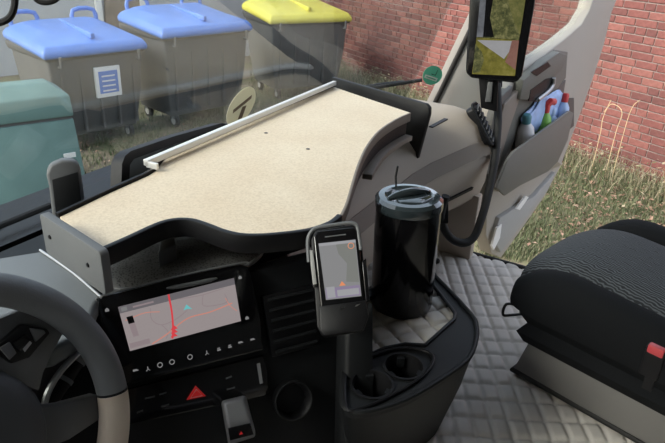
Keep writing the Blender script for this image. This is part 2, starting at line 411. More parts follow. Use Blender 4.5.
# ------------------------------------------------------------------ windshield
EL = math.radians(20)
WSN = (VF * math.cos(EL) + ZU * math.sin(EL)); WSU = (ZU * math.cos(EL) - VF * math.sin(EL))
stripR = PZ(335, 84, 1.76)
WQ = stripR + WSN * .07
b_at = WQ.dot(VF)
def WS(a, h):
    """windshield surface: a along the cab width, h up the slope from z = 1.70"""
    base = WQ + WSU * ((1.70 - WQ.z) / WSU.z); base = base + VR * (a - base.dot(VR))
    p = base + WSU * h
    if a > 1.5: p = p - VF * (.55 * (a - 1.5) ** 2)
    if a < -.1: p = p - VF * (.55 * (a + .1) ** 2)
    return p
def WSpx(x, y):
    best = None
    a0, a1, h0, h1 = -1.0, 2.5, -.4, 1.5
    for it in range(5):
        for i in range(15):
            for j in range(15):
                a = a0 + (a1 - a0) * i / 14; h = h0 + (h1 - h0) * j / 14; q = proj(WS(a, h))
                if q[2] < .05: continue
                e = (q[0] - x) ** 2 + (q[1] - y) ** 2
                if best is None or e < best[0]: best = (e, a, h)
        da = (a1 - a0) / 7; dh = (h1 - h0) / 7
        a0, a1, h0, h1 = best[1] - da / 2, best[1] + da / 2, best[2] - dh / 2, best[2] + dh / 2
    return best[1], best[2]
aRb, hRb = WSpx(439, 91); aRt, hRt = WSpx(483, 0)
def aR(h): return aRb + (aRt - aRb) * (h - hRb) / (hRt - hRb)
rings = []
for h in [-.16 + 1.46 * k / 10 for k in range(11)]:
    e = min(aR(h), 2.1); rings.append([WS(-.75 + (e + .75) * i / 40, h) for i in range(41)])
bm = bmesh.new(); gv = [[bm.verts.new(p) for p in rg] for rg in rings]
for a, b in zip(gv, gv[1:]):
    for i in range(40): bm.faces.new((a[i], a[i + 1], b[i + 1], b[i]))
fix(bm); bmesh.ops.solidify(bm, geom=bm.faces[:], thickness=.005)
win = obj('window_1', fix(bm), M['windshield'], label='sloping windshield with faint reflections', kind='structure', smooth=30)
obj('seal', tube([WS(aR(-.16 + 1.46 * k / 10) + .006, -.16 + 1.46 * k / 10) for k in range(11)], .009, rz=VR), M['rubber'], win)
# A-pillar
def pil(h, da, db): p = WS(aR(h), h); return p + VR * da + VF * db
prs = []
for k in range(9):
    h = -.12 + 1.42 * k / 8
    flare = max(0, .18 - h) * .35
    prs.append([pil(h, .012, .03), pil(h, .012, -.03 - flare), pil(h, .05 + flare * .3, -.10 - flare), pil(h, .10, -.115), pil(h, .125, -.08), pil(h, .125, .03)])
obj('trim_2', loft(prs), M['lgrey'], label='light grey windshield pillar beside the black monitor', kind='structure', smooth=60)
obj('trim_3', prism([V(-.7, .99, 1.62), V(-.7, 1.30, 1.55), V(1.75, 1.30, 1.55), V(1.75, .99, 1.62)], ZU * .03), M['black'], label='black cowl below the windshield', kind='structure', smooth=0)

# ------------------------------------------------------------------ dashboard
dash = thing('dashboard', V(.8, .8, FLZ), 'dark truck dashboard with beige passenger side', 'dashboard')
def bc(a): return .585 if a < 1.45 else .585 - .030 * (a - 1.45) / .17 if a < 1.62 else .555 - .135 * (a - 1.62) / .28
def dz(a): return -.07 if a < 1.5 else -.07 * max(0, 1 - (a - 1.5) / .34)
def dprof(a, sh=0.0, e=1.0):
    c = bc(a); zc = 1.57
    pr = [(.965, 1.69), (.85, 1.705), (c + .15, 1.705), (c + .085, 1.695), (c + .045, 1.665), (c + .02, 1.615), (c, 1.56), (c + .005, 1.48), (c + .02, 1.42), (c + .06, 1.38), (c + .12, 1.365), (.965, 1.365)]
    return [V(a, .965 - (.965 - b) * e, zc + (z - zc) * e + dz(a)) for b, z in pr]
AS = [.96, 1.1, 1.25, 1.4, 1.5, 1.58, 1.66, 1.74, 1.82, 1.875]
obj('passenger_panel', loft([dprof(a) for a in AS] + [dprof(1.905, 0, .96), dprof(1.925, 0, .88)]), M['beige'], dash, smooth=50)
def strip_prof(a):
    c = bc(a); z = dz(a); return [V(a, c + .0185, 1.618 + z), V(a, c - .003, 1.575 + z), V(a, c + .03, 1.57 + z), V(a, c + .06, 1.61 + z)]
obj('accent_band', loft([strip_prof(a) for a in AS]), M['taupe'], dash, smooth=50)
def glove(a): c = bc(a); z = dz(a); return [V(a, c - .0015, 1.475 + z), V(a, c + .001, 1.465 + z), V(a, c + .03, 1.465 + z), V(a, c + .03, 1.475 + z)]
obj('glovebox_gap', loft([glove(a) for a in AS[6:9]]), M['black'], dash)
sl0 = PZ(431, 127, 1.70); sl1 = PZ(446, 119, 1.707)
obj('defroster_slot', box((sl0 + sl1) / 2, (sl1 - sl0) / 2, VF * .006, ZU * .002), M['black'], dash)
# vent on the passenger end
vd = (ZU * .55 - VF * .78 + VR * .12).normalized(); vx = VR - vd * VR.dot(vd); vx.normalize(); vy = vd.cross(vx); vy = vy if vy.z > 0 else -vy
vc = PD(483, 124, 1.94)
vent = obj('air_vent', prism(rrect(vc - vd * .024, vx, vy, .034, .066, .015), vd * .026), M['black'], dash, bevel=.003)
for k in range(8):
    obj('vent_slat', box(vc + vd * .006 + vy * (.054 - k * .0155), vx * .028 + vy * .007, vd * .006, vy * .0024), M['grey'], vent)
obj('vent_surround', tube(rrect(vc + vd * .002, vx, vy, .037, .071, .018), .005, closed=True, n=8), M['dark'], dash)
obj('vent_cover', prism(rrect(V(1.905, bc(1.9) + .01, 1.545), VR * .5 - VF * .86, ZU, .022, .05, .014), (VR * .86 + VF * .5) * .02), M['lgrey'], dash, bevel=.003)
obj('kick_panel', box(V(1.87, .60, 1.31), VR * .02, VF * .16, ZU * .12), M['beige'], dash, bevel=.006)
obj('hinge_post', box(V(1.90, .74, 1.38), VR * .05, VF * .05, ZU * .28), M['dark'], shell, bevel=.006)
# top slab in front of the driver and centre
obj('dash_top', prism([V(-.75, .99, 1.62), V(-.75, .52, 1.60), PZ(95, 305, 1.62), PZ(250, 268, 1.62), PZ(345, 236, 1.62), V(.95, .60, 1.62), V(.95, .97, 1.62)], ZU * .03), M['dark'], dash, bevel=.004)
hp = [PZ(-90, 268, 1.665), PZ(0, 257, 1.665), PZ(44, 250, 1.665), PZ(75, 268, 1.665), PZ(103, 293, 1.665), PZ(96, 303, 1.665), PZ(86, 330, 1.665), PZ(50, 352, 1.665), PZ(-90, 365, 1.665)]
obj('instrument_hood', prism([p - ZU * .03 for p in hp], ZU * .03), M['hood'], dash, bevel=.008, seg=3)
hl = [PZ(40, 250, 1.668), PZ(72, 272, 1.668), PZ(101, 297, 1.668)]
obj('hood_edge', tube(spline(hl, 6), .0022), M['chrome'], dash)
# speaker grille below the table
sc = PZ(180, 262, 1.655)
def ell(c, x, y, rx, ry, n=40): return [c + x * (rx * math.cos(2 * math.pi * k / n)) + y * (ry * math.sin(2 * math.pi * k / n)) for k in range(n)]
EX = Vector((.888, .46, 0)); EN = Vector((.46, -.888, 0))
sg = obj('speaker_grille', loft([ell(sc, EX, EN, .15, .085), ell(sc + ZU * .008, EX, EN, .145, .08), ell(sc + ZU * .014, EX, EN, .10, .055), ell(sc + ZU * .016, EX, EN, .03, .02)]), M['mesh'], dash, smooth=60)
obj('grille_ring', tube(ell(sc + ZU * .004, EX, EN, .152, .087), .004, closed=True), M['grey'], dash)
# centre stack: plane turned to the driver
TN = (EN * math.cos(math.radians(25)) + ZU * math.sin(math.radians(25))); SQ = PD(180, 315, 1.02)
TU = (ZU * math.cos(math.radians(25)) - EN * math.sin(math.radians(25)))
def PS(x, y, o=0.0): return PP(x, y, SQ + TN * o, TN)
cs = [PS(84, 312), PS(250, 272), PS(290, 262), PS(352, 246), PS(362, 300), PS(360, 560), PS(20, 560), PS(60, 400)]
obj('centre_stack', prism(cs, -TN * .09), M['dark'], dash, bevel=.006)
# vent panel right of the display
vp = [PS(262, 296, .012), PS(316, 284, .012), PS(320, 345, .012), PS(272, 358, .012)]
v2 = obj('centre_vent', prism(vp, -TN * .03), M['black'], dash, bevel=.004)
for k in range(6):
    t = (k + .5) / 6
    a = vp[0].lerp(vp[3], t); b = vp[1].lerp(vp[2], t)
    obj('vent_slat', tube([a.lerp(b, .08) + TN * .004, a.lerp(b, .92) + TN * .004], .0035, n=6), M['dark'], v2)
# lower switch panel with hazard light
obj('switch_panel', prism([PS(118, 392, .008), PS(264, 355, .008), PS(268, 372, .008), PS(270, 395, .008), PS(128, 425, .008)], -TN * .02), M['gloss'], dash, bevel=.003)
hz = obj('hazard_switch', prism([PS(187, 400, .012), PS(196, 386, .012), PS(206, 396, .012)], -TN * .006), M['redlit'], dash)
obj('hazard_triangle', tube([PS(190.5, 398, .0125), PS(196.3, 389.5, .0125), PS(202.5, 395.5, .0125)], .0007, closed=True, n=5), M['white'], hz)
for x, y, w_ in ((150, 397, 5), (163, 393, 3.5), (229, 377, 3), (231, 388, 4), (140, 411, 3), (165, 405, 4)):
    obj('switch_mark', prism([PS(x - w_, y + .9, .0095), PS(x + w_, y - 1.3, .0095), PS(x + w_, y + .2, .0095), PS(x - w_, y + 2.4, .0095)], -TN * .001), M['grey'], dash)
obj('switch_mark', prism([PS(257, 364, .0095), PS(260, 363, .0095), PS(263, 383, .0095), PS(260, 384, .0095)], -TN * .004), M['chrome'], dash)
# storage well with round insert
kc = PS(290, 398, .0)
obj('round_insert', lathe(kc - TN * .01, TN, [(0, 0), (.034, 0), (.036, .028), (.033, .031), (.029, .026), (.027, .008), (0, .006)], 32), M['black'], dash, smooth=40)
obj('insert_ring', tube(ell(kc + TN * .02, EX, TU, .0345, .0345), .0022, closed=True, n=6), M['dark'], dash)
obj('console_side', prism([PS(335, 330), PS(362, 300), PS(362, 560), PS(330, 560)], TN * .05), M['dark'], dash, bevel=.008)

# ------------------------------------------------------------------ navigation display
dsp = thing('touch_display', PS(175, 385), 'wide black touch display showing a map in the centre stack', 'display')
bz = [PS(96, 306, .022), PS(101, 297, .022), PS(172, 279, .022), PS(240, 264.5, .022), PS(248, 266, .022), PS(252, 275, .022), PS(261, 320, .022), PS(262, 341, .022), PS(264, 350, .022), PS(118, 387, .022), PS(112, 372, .022)]
obj('bezel', prism(bz, -TN * .024), M['gloss'], dsp, bevel=.003, smooth=30)
obj('bezel_edge', tube(spline([PS(97, 301, .023), PS(104, 295, .023), PS(172, 277.5, .023), PS(240, 263, .023), PS(249, 264, .023)], 5), .0016, n=6), M['grey'], dsp)
A, B, C_, D = (118, 307), (234, 278), (241, 321), (130, 351)
def sp(u, v, o=.0235):
    x0 = A[0] + (B[0] - A[0]) * u; y0 = A[1] + (B[1] - A[1]) * u; x1 = D[0] + (C_[0] - D[0]) * u; y1 = D[1] + (C_[1] - D[1]) * u
    return PS(x0 + (x1 - x0) * v, y0 + (y1 - y0) * v, o)
def poly_on(f, uv, o, th=.0006): return prism([f(u, v, o) for u, v in uv], -TN * th)
scr = obj('screen', poly_on(sp, [(0, 0), (1, 0), (1, 1), (0, 1)], .0235, .001), M['map'], dsp, smooth=0)
obj('status_bar', poly_on(sp, [(0, 0), (1, 0), (1, .15), (0, .15)], .0239), M['mapbar'], scr, smooth=0)
def line_on(f, uv, wd, o, mt, nm, par):
    pts = spline([f(u, v, o) for u, v in uv], 5)
    bm = bmesh.new(); rings = []
    for i, p in enumerate(pts):
        t = (pts[min(i + 1, len(pts) - 1)] - pts[max(i - 1, 0)]).normalized(); sd = t.cross(TN) * wd
        rings.append([p - sd, p + sd, p + sd - TN * .0004, p - sd - TN * .0004])
    obj(nm, loft(rings, bm), mt, par, smooth=0)
line_on(sp, [(.435, .0), (.43, .4), (.41, .75), (.385, .98)], .0015, .0243, M['mapred'], 'motorway_line', scr)
line_on(sp, [(.03, .33), (.2, .27), (.33, .33)], .0006, .0241, M['maproad'], 'road_line', scr)
line_on(sp, [(.2, .98), (.35, .85), (.55, .63), (.75, .62), (.95, .55)], .0009, .0241, M['maproad'], 'road_line', scr)
line_on(sp, [(.26, .2), (.25, .45), (.32, .62), (.45, .58), (.56, .45)], .0006, .0240, M['mapgrey'], 'road_line', scr)
line_on(sp, [(.32, .62), (.36, .8), (.33, .95)], .0006, .0240, M['mapgrey'], 'road_line', scr)
line_on(sp, [(.72, .2), (.71, .45), (.9, .5), (.9, .3)], .0006, .0240, M['mapgrey'], 'road_line', scr)
line_on(sp, [(.9, .4), (.93, .6), (.98, .75)], .0006, .0240, M['maproad'], 'road_line', scr)
line_on(sp, [(.5, .15), (.6, .18), (.72, .2), (.9, .17)], .0006, .0240, M['mapgrey'], 'road_line', scr)
for u, v in ((.41, .82), (.40, .90), (.415, .74)):
    obj('traffic_mark', prism([sp(u - .03, v + .05, .0246), sp(u + .005, v - .05, .0246), sp(u + .035, v + .05, .0246)], -TN * .0004), M['mapred'], scr, smooth=0)
obj('position_arrow', prism([sp(.53, .43, .0246), sp(.565, .32, .0246), sp(.605, .45, .0246), sp(.565, .42, .0246)], -TN * .0004), M['maparrow'], scr, smooth=0)
obj('zoom_slider', poly_on(sp, [(.045, .26), (.10, .26), (.11, .72), (.06, .72)], .0245), M['mapgrey'], scr, smooth=0)
obj('zoom_knob', poly_on(sp, [(.045, .26), (.10, .26), (.103, .42), (.05, .42)], .0248), M['gloss'], scr, smooth=0)
obj('scale_label', poly_on(sp, [(.01, .84), (.19, .84), (.19, .95), (.01, .95)], .0245), M['mapgrey'], scr, smooth=0)
obj('menu_mark', poly_on(sp, [(.02, .03), (.07, .03), (.07, .12), (.02, .12)], .0243), M['icon'], scr, smooth=0)
obj('status_text', poly_on(sp, [(.12, .06), (.3, .06), (.3, .1), (.12, .1)], .0243), M['mapgrey'], scr, smooth=0)
for i, (x, y) in enumerate(((136, 371), (148, 369), (160, 365), (172, 362), (190, 357), (207, 353), (219, 350), (230, 347), (241, 343), (253, 340))):
    c = PS(x, y, .0227); q = .0045
    if i in (0, 8, 9): b_ = prism([c - EX * q, c + EX * q, c + EX * q * .3 + TU * .003, c - EX * q + TU * .003], TN * .0005)
    elif i in (2, 3, 4): b_ = tube(ell(c, EX, TU, .0038, .0038, 16), .0008, closed=True, n=5)
    elif i in (1, 5): b_ = tube([c - EX * .003 - TU * .003, c, c + EX * .003 - TU * .003, c, c + TU * .004], .0008, n=5)
    else: b_ = box(c, EX * .003, TU * .0012, TN * .0004, box(c + TU * .003, EX * .0022, TU * .0008, TN * .0004))
    obj('touch_icon', b_, M['icon'], dsp, smooth=0)
for x, y in ((107, 310), (240, 277.5), (247, 318)):
    c = PS(x, y, .0227)
    obj('touch_icon', prism([c - EX * .003 - TU * .0025, c + EX * .003 - TU * .0025, c + EX * .003 + TU * .001, c + TU * .0035, c - EX * .003 + TU * .001], TN * .0005), M['icon'], dsp, smooth=0)

# ------------------------------------------------------------------ selector knob
gk = thing('selector_knob', PS(238, 430), 'silver selector knob with a small red mark below the hazard light', 'knob')
kn = [[PS(x, y, o) for x, y in q] for o, q in ((.0, ((221, 402), (246, 395), (256, 437), (228, 446))), (.03, ((221, 401), (245, 395), (256, 434), (229, 442))), (.045, ((224, 404), (243, 399), (252, 428), (230, 434))))]
obj('knob_body', loft(kn), M['chrome'], gk, bevel=.005, seg=3)
fp = obj('face_plate', prism([PS(228, 428, .047), PS(250, 423, .047), PS(253, 434, .044), PS(230, 440, .044)], TN * .003), M['gloss'], gk)
obj('red_mark', prism([PS(239, 435, .0505), PS(243, 434, .0505), PS(241, 431, .0505)], TN * .0006), M['redlit'], fp)

# ------------------------------------------------------------------ dash table
TZ = 1.75
table = thing('dashboard_table', PZ(250, 190, 1.66), 'flat beige table board mounted on top of the dashboard', 'table')
front = [(60, 217), (110, 193), (148, 176), (156, 171), (161, 164), (166, 158), (250, 122), (334, 87)]
right = [(334, 87), (372, 100), (411, 113)]
sweep = [(411, 113), (396, 120), (380, 131), (368, 146), (360, 163), (354, 182), (348, 203), (342, 216)]
near = [(342, 216), (332, 224), (312, 231), (290, 234.5), (262, 237), (240, 236.5), (222, 232.5), (205, 226), (190, 221.5), (174, 221.5), (158, 226), (130, 239), (103, 251)]
sw3 = spline([PZ(x, y, TZ) for x, y in sweep], 4); nr3 = spline([PZ(x, y, TZ) for x, y in near], 4)
top = [PZ(x, y, TZ) for x, y in front] + [PZ(x, y, TZ) for x, y in right[1:]] + sw3[1:] + nr3[1:]
obj('table_board', prism([p - ZU * .016 for p in top], ZU * .016), M['table'], table, smooth=30)
obj('near_rim', band(nr3, 1, -.001, TZ - .030, TZ + .003, .010), M['black'], table, bevel=.002)
obj('sweep_rim', band(sw3, 1, -.001, TZ - .024, TZ + .001, .006), M['taupe'], table, bevel=.002)
obj('sweep_lip', band(sw3[1:14], 1, -.020, TZ - .072, TZ - .058, .024), M['taupe'], table, bevel=.002)
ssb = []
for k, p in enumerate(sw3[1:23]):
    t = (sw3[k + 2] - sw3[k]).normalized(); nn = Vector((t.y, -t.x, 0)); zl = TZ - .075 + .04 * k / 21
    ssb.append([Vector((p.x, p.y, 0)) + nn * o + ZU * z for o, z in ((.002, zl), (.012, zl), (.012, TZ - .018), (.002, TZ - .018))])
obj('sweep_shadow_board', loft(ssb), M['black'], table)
obj('under_board', prism([p * 1 for p in [q - ZU * .055 + (PZ(265, 145, TZ) - q) * .35 for q in top]], ZU * .035), M['black'], table)
obj('front_rim', band([PZ(x, y, TZ) for x, y in front[:6]], 1, -.009, TZ - .02, TZ + .006, .006), M['black'], table)
obj('front_inner_rim', band([PZ(x, y, TZ) for x, y in front[5:]], 1, -.006, TZ - .01, TZ + .010, .006), M['black'], table)
s0_ = PZ(147, 161, TZ + .02); s1_ = PZ(336, 81.5, TZ + .02)
sd = (s1_ - s0_).normalized(); sn = Vector((-sd.y, sd.x, 0))
obj('front_strip', box((s0_ + s1_) / 2 - ZU * .005 + sn * .004, sd * ((s1_ - s0_).length / 2), sn * .006, ZU * .0065), M['silver'], table, bevel=.001)
obj('strip_end', box(s0_ - sn * .010 - ZU * .008 + sd * .003, sd * .003, sn * .014, ZU * .0065), M['silver'], table, bevel=.001)
# right end board
r0 = PZ(333, 83, TZ); r1 = PZ(421, 109, TZ); rd = (r1 - r0).normalized(); rn = Vector((-rd.y, rd.x, 0)); rl = (r1 - r0).length
if rn.dot(VR) < 0: rn = -rn
prf = [(-.01, -.03), (-.01, .018), (rl + .015, .018), (rl + .028, .010), (rl + .03, -.01), (rl + .004, -.155), (rl - .010, -.16), (rl - .06, -.115), (rl - .16, -.065)]
obj('right_end_board', prism([r0 + rd * a + ZU * z for a, z in prf], rn * .014), M['black'], table, bevel=.003)
# left end board with two screws
l0 = PZ(39, 214, TZ + .032); l1 = PZ(100, 254, TZ + .032); ld = (l1 - l0).normalized(); ln = Vector((ld.y, -ld.x, 0)); ll = (l1 - l0).length
if ln.dot(VR) > 0: ln = -ln
lb = obj('left_end_board', prism(rrect((l0 + l1) / 2 - ZU * .034, ld, ZU, ll / 2, .036, .008), -ln * .014), M['grey'], table, bevel=.002)
for x, y in ((50, 237), (88, 265)):
    p = PP(x, y, l0, ln)
    obj('screw', lathe(p, ln, [(0, .0025), (.003, .002), (.004, 0), (.004, -.003), (0, -.003)], 12), M['black'], lb)
for x, y in ((266, 133), (308, 149)):
    obj('screw', lathe(PZ(x, y, TZ), ZU, [(0, .001), (.004, .0008), (.005, 0), (.005, -.002), (0, -.002)], 12), M['black'], table)
# bracket between dash and table
bp_ = PZ(165, 250, 1.68)
obj('bracket', prism([PZ(158, 252, 1.70), PZ(160, 240, 1.70), PZ(174, 234, 1.70), PZ(176, 244, 1.70)], -ZU * .05), M['grey'], table, bevel=.003)
obj('support_post', box(V(1.3, .78, 1.72), VR * .02, VF * .02, ZU * .02), M['black'], table)
obj('support_post', box(PZ(290, 205, 1.68), VR * .02, VF * .02, ZU * .05), M['black'], table)
obj('support_post', box(PZ(110, 222, 1.68), VR * .015, VF * .015, ZU * .045), M['black'], table)

# ------------------------------------------------------------------ things between table and windshield
def facing(q, tilt=.25):
    n = (CAM - q); n.z *= .2; n.normalize(); return (n + ZU * tilt).normalized()
gq = PD(66, 190, 1.10); gn = facing(gq, .15)
g_pts = [(53, 219), (49, 186), (46, 174), (50, 165), (62, 160), (74, 160), (80, 165), (83, 185), (86, 212)]
sb = thing('sensor_block', PD(68, 216, 1.11), 'grey rounded plastic block standing behind the left table corner', 'sensor')
obj('block_body', prism([PP(x, y, gq, gn) for x, y in g_pts], -gn * .045), M['grey'], sb, bevel=.006, seg=3)
obj('block_face', prism([PP(x, y, gq + gn * .002, gn) for x, y in ((56, 214), (52, 180), (78, 172), (82, 207))], -gn * .004), M['dark'], sb, bevel=.001)
dq = s0_ + sn * .035; dn = (-sn + ZU * .2).normalized()
db_ = thing('black_tray', PP(170, 170, dq, dn) - ZU * .04, 'black open tray behind the silver strip of the table', 'tray')
outl = [(121, 196), (122, 164), (125, 156), (131, 151), (175, 136), (222, 123), (232, 125), (236, 134), (238, 158), (180, 180)]
inl = [(129, 190), (130, 165), (134, 159), (175, 144), (222, 131), (228, 133), (230, 154), (180, 174)]
obj('tray_frame', prism([PP(x, y, dq, dn) for x, y in outl], -dn * .03, holes=([PP(x, y, dq, dn) for x, y in inl],)), M['black'], db_, bevel=.0)
obj('tray_floor', prism([PP(x, y, dq - dn * .02, dn) for x, y in outl], -dn * .012), M['hood'], db_)

# stickers on the glass
def paper(name, c):
    X = bpy.data.materials.new(name); X.use_nodes = True; t = X.node_tree; t.nodes.clear()
    o = t.nodes.new('ShaderNodeOutputMaterial'); mx = t.nodes.new('ShaderNodeMixShader'); a = t.nodes.new('ShaderNodeBsdfDiffuse'); b = t.nodes.new('ShaderNodeBsdfTranslucent')
    a.inputs[0].default_value = (*c, 1); b.inputs[0].default_value = (*c, 1); mx.inputs[0].default_value = .5
    t.links.new(a.outputs[0], mx.inputs[1]); t.links.new(b.outputs[0], mx.inputs[2]); t.links.new(mx.outputs[0], o.inputs[0]); return X
def disc_on(x, y, r, off=.004):
    a, h = WSpx(x, y); p = WS(a, h); t = (WS(a + .01, h) - WS(a - .01, h)).normalized(); uu = (WS(a, h + .01) - WS(a, h - .01)).normalized()
    n = t.cross(uu).normalized()
    if n.dot(CAM - p) < 0: n = -n
    return p + n * off, t, uu, n
p, t_, u_, n_ = disc_on(240, 106, .05)
st = thing('round_sticker', p, 'cream round sticker low on the windshield', 'sticker')
M['cream'] = paper('cream_paper', (.72, .69, .56)); M['brownink'] = mat('brown_ink', (.18, .13, .09), .6)
obj('sticker_disc', prism(ell(p, t_, u_, .06, .06, 36), n_ * .0012), M['cream'], st, smooth=30)
obj('sticker_print', prism([p + t_ * a + u_ * b + n_ * .0014 for a, b in ((-.034, -.012), (.036, .018), (.034, .030), (-.036, 0))], n_ * .0004), M['brownink'], st)
obj('sticker_print', prism([p + t_ * a + u_ * b + n_ * .0014 for a, b in ((.0, -.04), (.018, -.04), (.022, .0), (.004, .0))], n_ * .0004), M['brownink'], st)
p, t_, u_, n_ = disc_on(431, 74, .04)
st = thing('green_badge', p, 'round green emissions badge in the lower windshield corner', 'sticker')
M['badge'] = paper('badge_green', (.16, .46, .34)); M['paper'] = paper('badge_white', (.75, .78, .75))
n_ = (n_ + (CAM - p).normalized() * 1.2).normalized(); t_ = u_.cross(n_).normalized()
if t_.dot(RX) < 0: t_ = -t_
p = p + n_ * .012
obj('badge_disc', prism(ell(p, t_, u_, .036, .037, 36), n_ * .0012), M['badge'], st, smooth=30)
obj('badge_box', prism([p + t_ * a + u_ * b + n_ * .0014 for a, b in ((-.026, -.018), (.024, -.018), (.024, -.004), (-.026, -.004))], n_ * .0004), M['paper'], st)
obj('badge_number', tube([p + t_ * a + u_ * b + n_ * .0018 for a, b in ((.010, .004), (.010, .026), (.010, .004), (-.006, .004))], .0014, n=5), M['black'], st)
obj('badge_text', tube([p + t_ * a + u_ * b + n_ * .0019 for a, b in ((-.02, -.011), (.018, -.011))], .0018, n=5), M['badge'], st)

# wipers outside the glass
def WO(x, y, o):
    a, h = WSpx(x, y); return WS(a, h) + WSN * o
def wiper(pts, pts2, label):
    q = [WO(x, y, .03) for x, y in pts]; t = thing('windshield_wiper', q[0], label, 'wiper', 'wipers outside the windshield')
    obj('wiper_blade', tube(q, .007, n=8), M['rubber'], t)
    obj('wiper_arm', tube([WO(x, y, .05) for x, y in pts2], .009, n=8), M['black'], t)
wiper([(-30, 250), (18, 231), (60, 213)], [(-30, 263), (15, 248), (44, 240)], 'black wiper outside the windshield at the left dash corner')
wiper([(330, 96), (385, 91), (428, 84)], [(340, 101), (390, 92), (415, 89)], 'black wiper outside the windshield below the green badge')

# hanging cable
cab = [PD(-12, -60, .75), PD(6, -30, .75), PD(14, -8, .75), PD(14, 8, .75), PD(8, 19, .75), PD(-6, 23, .75), PD(-22, 15, .75), PD(-24, -10, .75), PD(-6, -35, .76), PD(15, -30, .77), PD(30, -10, .77), PD(38, 0, .77), PD(48, 2, .77), PD(57, -2, .77), PD(66, -14, .77), PD(78, -60, .77), PD(80, -160, .77)]
obj('hanging_cable', tube(spline(cab, 8), .0042, n=8), M['rubber'], label='black looped cable hanging in the upper left windshield corner', cat='cable')

# ------------------------------------------------------------------ steering wheel
WC = Vector((-.428, .524, 1.612)); WT = math.radians(20); WA = math.radians(56.5)
wf = Vector((-math.sin(WA), math.cos(WA), 0)); wn = (-wf * math.cos(WT) + ZU * math.sin(WT)).normalized()
wx = wn.cross(ZU).normalized(); wx = -wx if wx.dot(RX) < 0 else wx; wy = wn.cross(wx); wy = wy if wy.z > 0 else -wy
def WP(x, y, o=0.0): return PP(x, y, WC + wn * o, wn)
wheel = thing('steering_wheel', WC - ZU * .25, 'steering wheel with grey leather rim and a tan lower section', 'steering wheel')
def arc(a0, a1, r=.2, n=40): return [WC + (wx * math.cos(math.radians(a0 + (a1 - a0) * k / n)) + wy * math.sin(math.radians(a0 + (a1 - a0) * k / n))) * r for k in range(n + 1)]
pt = WP(112, 391) - WC; at = math.degrees(math.atan2(pt.dot(wy), pt.dot(wx)))
obj('rim_leather', tube(arc(at, 180 - at, n=60), .0215, n=18), M['leather'], wheel, smooth=60)
obj('rim_tan', tube(arc(at, at - 55), .0217, n=18), M['tan'], wheel, smooth=60)
obj('rim_tan', tube(arc(180 - at, 235 - at), .0217, n=18), M['tan'], wheel, smooth=60)
obj('rim_leather', tube(arc(at - 55, -125 - at, n=40), .0215, n=18), M['leather'], wheel, smooth=60)
obj('rim_seam', tube(arc(at - .5, at + .5, n=2), .0222, n=18), M['black'], wheel)
obj('hub_pad', lathe(WC - wn * .02, wn, [(0, -.04), (.085, -.04), (.102, -.01), (.104, .012), (.096, .026), (.07, .032), (0, .036)], 48), M['hubm'], wheel, smooth=50)
up_ = [(-20, 352), (-20, 330), (0, 318), (30, 306), (52, 312), (66, 330), (54, 352), (44, 374), (40, 392), (10, 380)]
spk = obj('spoke', prism([WP(x, y, -.004) for x, y in up_], -wn * .02), M['grey'], wheel, bevel=.004)
lo_ = [(30, 408), (60, 404), (98, 394), (100, 420), (70, 440), (40, 452)]
obj('spoke', prism([WP(x, y, -.006) for x, y in lo_], -wn * .02), M['grey'], wheel, bevel=.004)
for sgn in (1,):
    obj('spoke', prism([WC + wx * a + wy * b - wn * .006 for a, b in ((-.08, .05), (-.19, .03), (-.195, -.03), (-.08, -.05))], -wn * .02), M['grey'], wheel, bevel=.004)
pad = obj('button_pad', prism([WP(x, y, .004) for x, y in ((-8, 350), (22, 324), (47, 328), (51, 333), (30, 358), (12, 364))], -wn * .012), M['black'], wheel, bevel=.003)
obj('scroll_key', prism([WP(x, y, .009) for x, y in ((12, 343), (26, 334), (33, 340), (20, 352))], -wn * .006), M['gloss'], pad, bevel=.002)
obj('key_mark', prism([WP(x, y, .0095) for x, y in ((23, 349), (30, 341), (32, 343), (25, 352))], -wn * .001), M['chrome'], pad)
obj('button_key', prism([WP(x, y, .007) for x, y in ((30, 328), (44, 330), (46, 333), (36, 342))], -wn * .004), M['grey'], pad, bevel=.001)
obj('button_key', prism([WP(x, y, .007) for x, y in ((0, 348), (10, 342), (17, 353), (10, 360))], -wn * .004), M['grey'], pad, bevel=.001)
obj('steering_column', lathe(WC - wn * .34, wn, [(0, 0), (.07, 0), (.065, .29), (0, .29)], 24), M['black'], wheel)
# stalk
l_a = WP(44, 410, -.075); l_b = WP(88, 345, -.075)
stk = thing('column_stalk', WP(40, 415, -.09), 'black column stalk with a silver edge behind the steering wheel', 'lever')
obj('stalk_body', tube(spline([l_a.lerp(l_b, -.15), l_a.lerp(l_b, .2), l_a.lerp(l_b, .45), l_a.lerp(l_b, .8), l_a.lerp(l_b, 1.1)], 4), .012, n=12), M['black'], stk)
obj('stalk_ring', tube([l_a.lerp(l_b, .42), l_a.lerp(l_b, .48)], .0135, n=14), M['hood'], stk)
obj('stalk_ring', tube([l_a.lerp(l_b, .72), l_a.lerp(l_b, .80)], .0135, n=14), M['hood'], stk)
obj('silver_edge', tube(spline([WP(43, 411, -.06), WP(48, 392, -.06), WP(60, 372, -.06), WP(76, 355, -.06), WP(84, 348, -.06)], 5), .005, n=8), M['chrome'], stk)

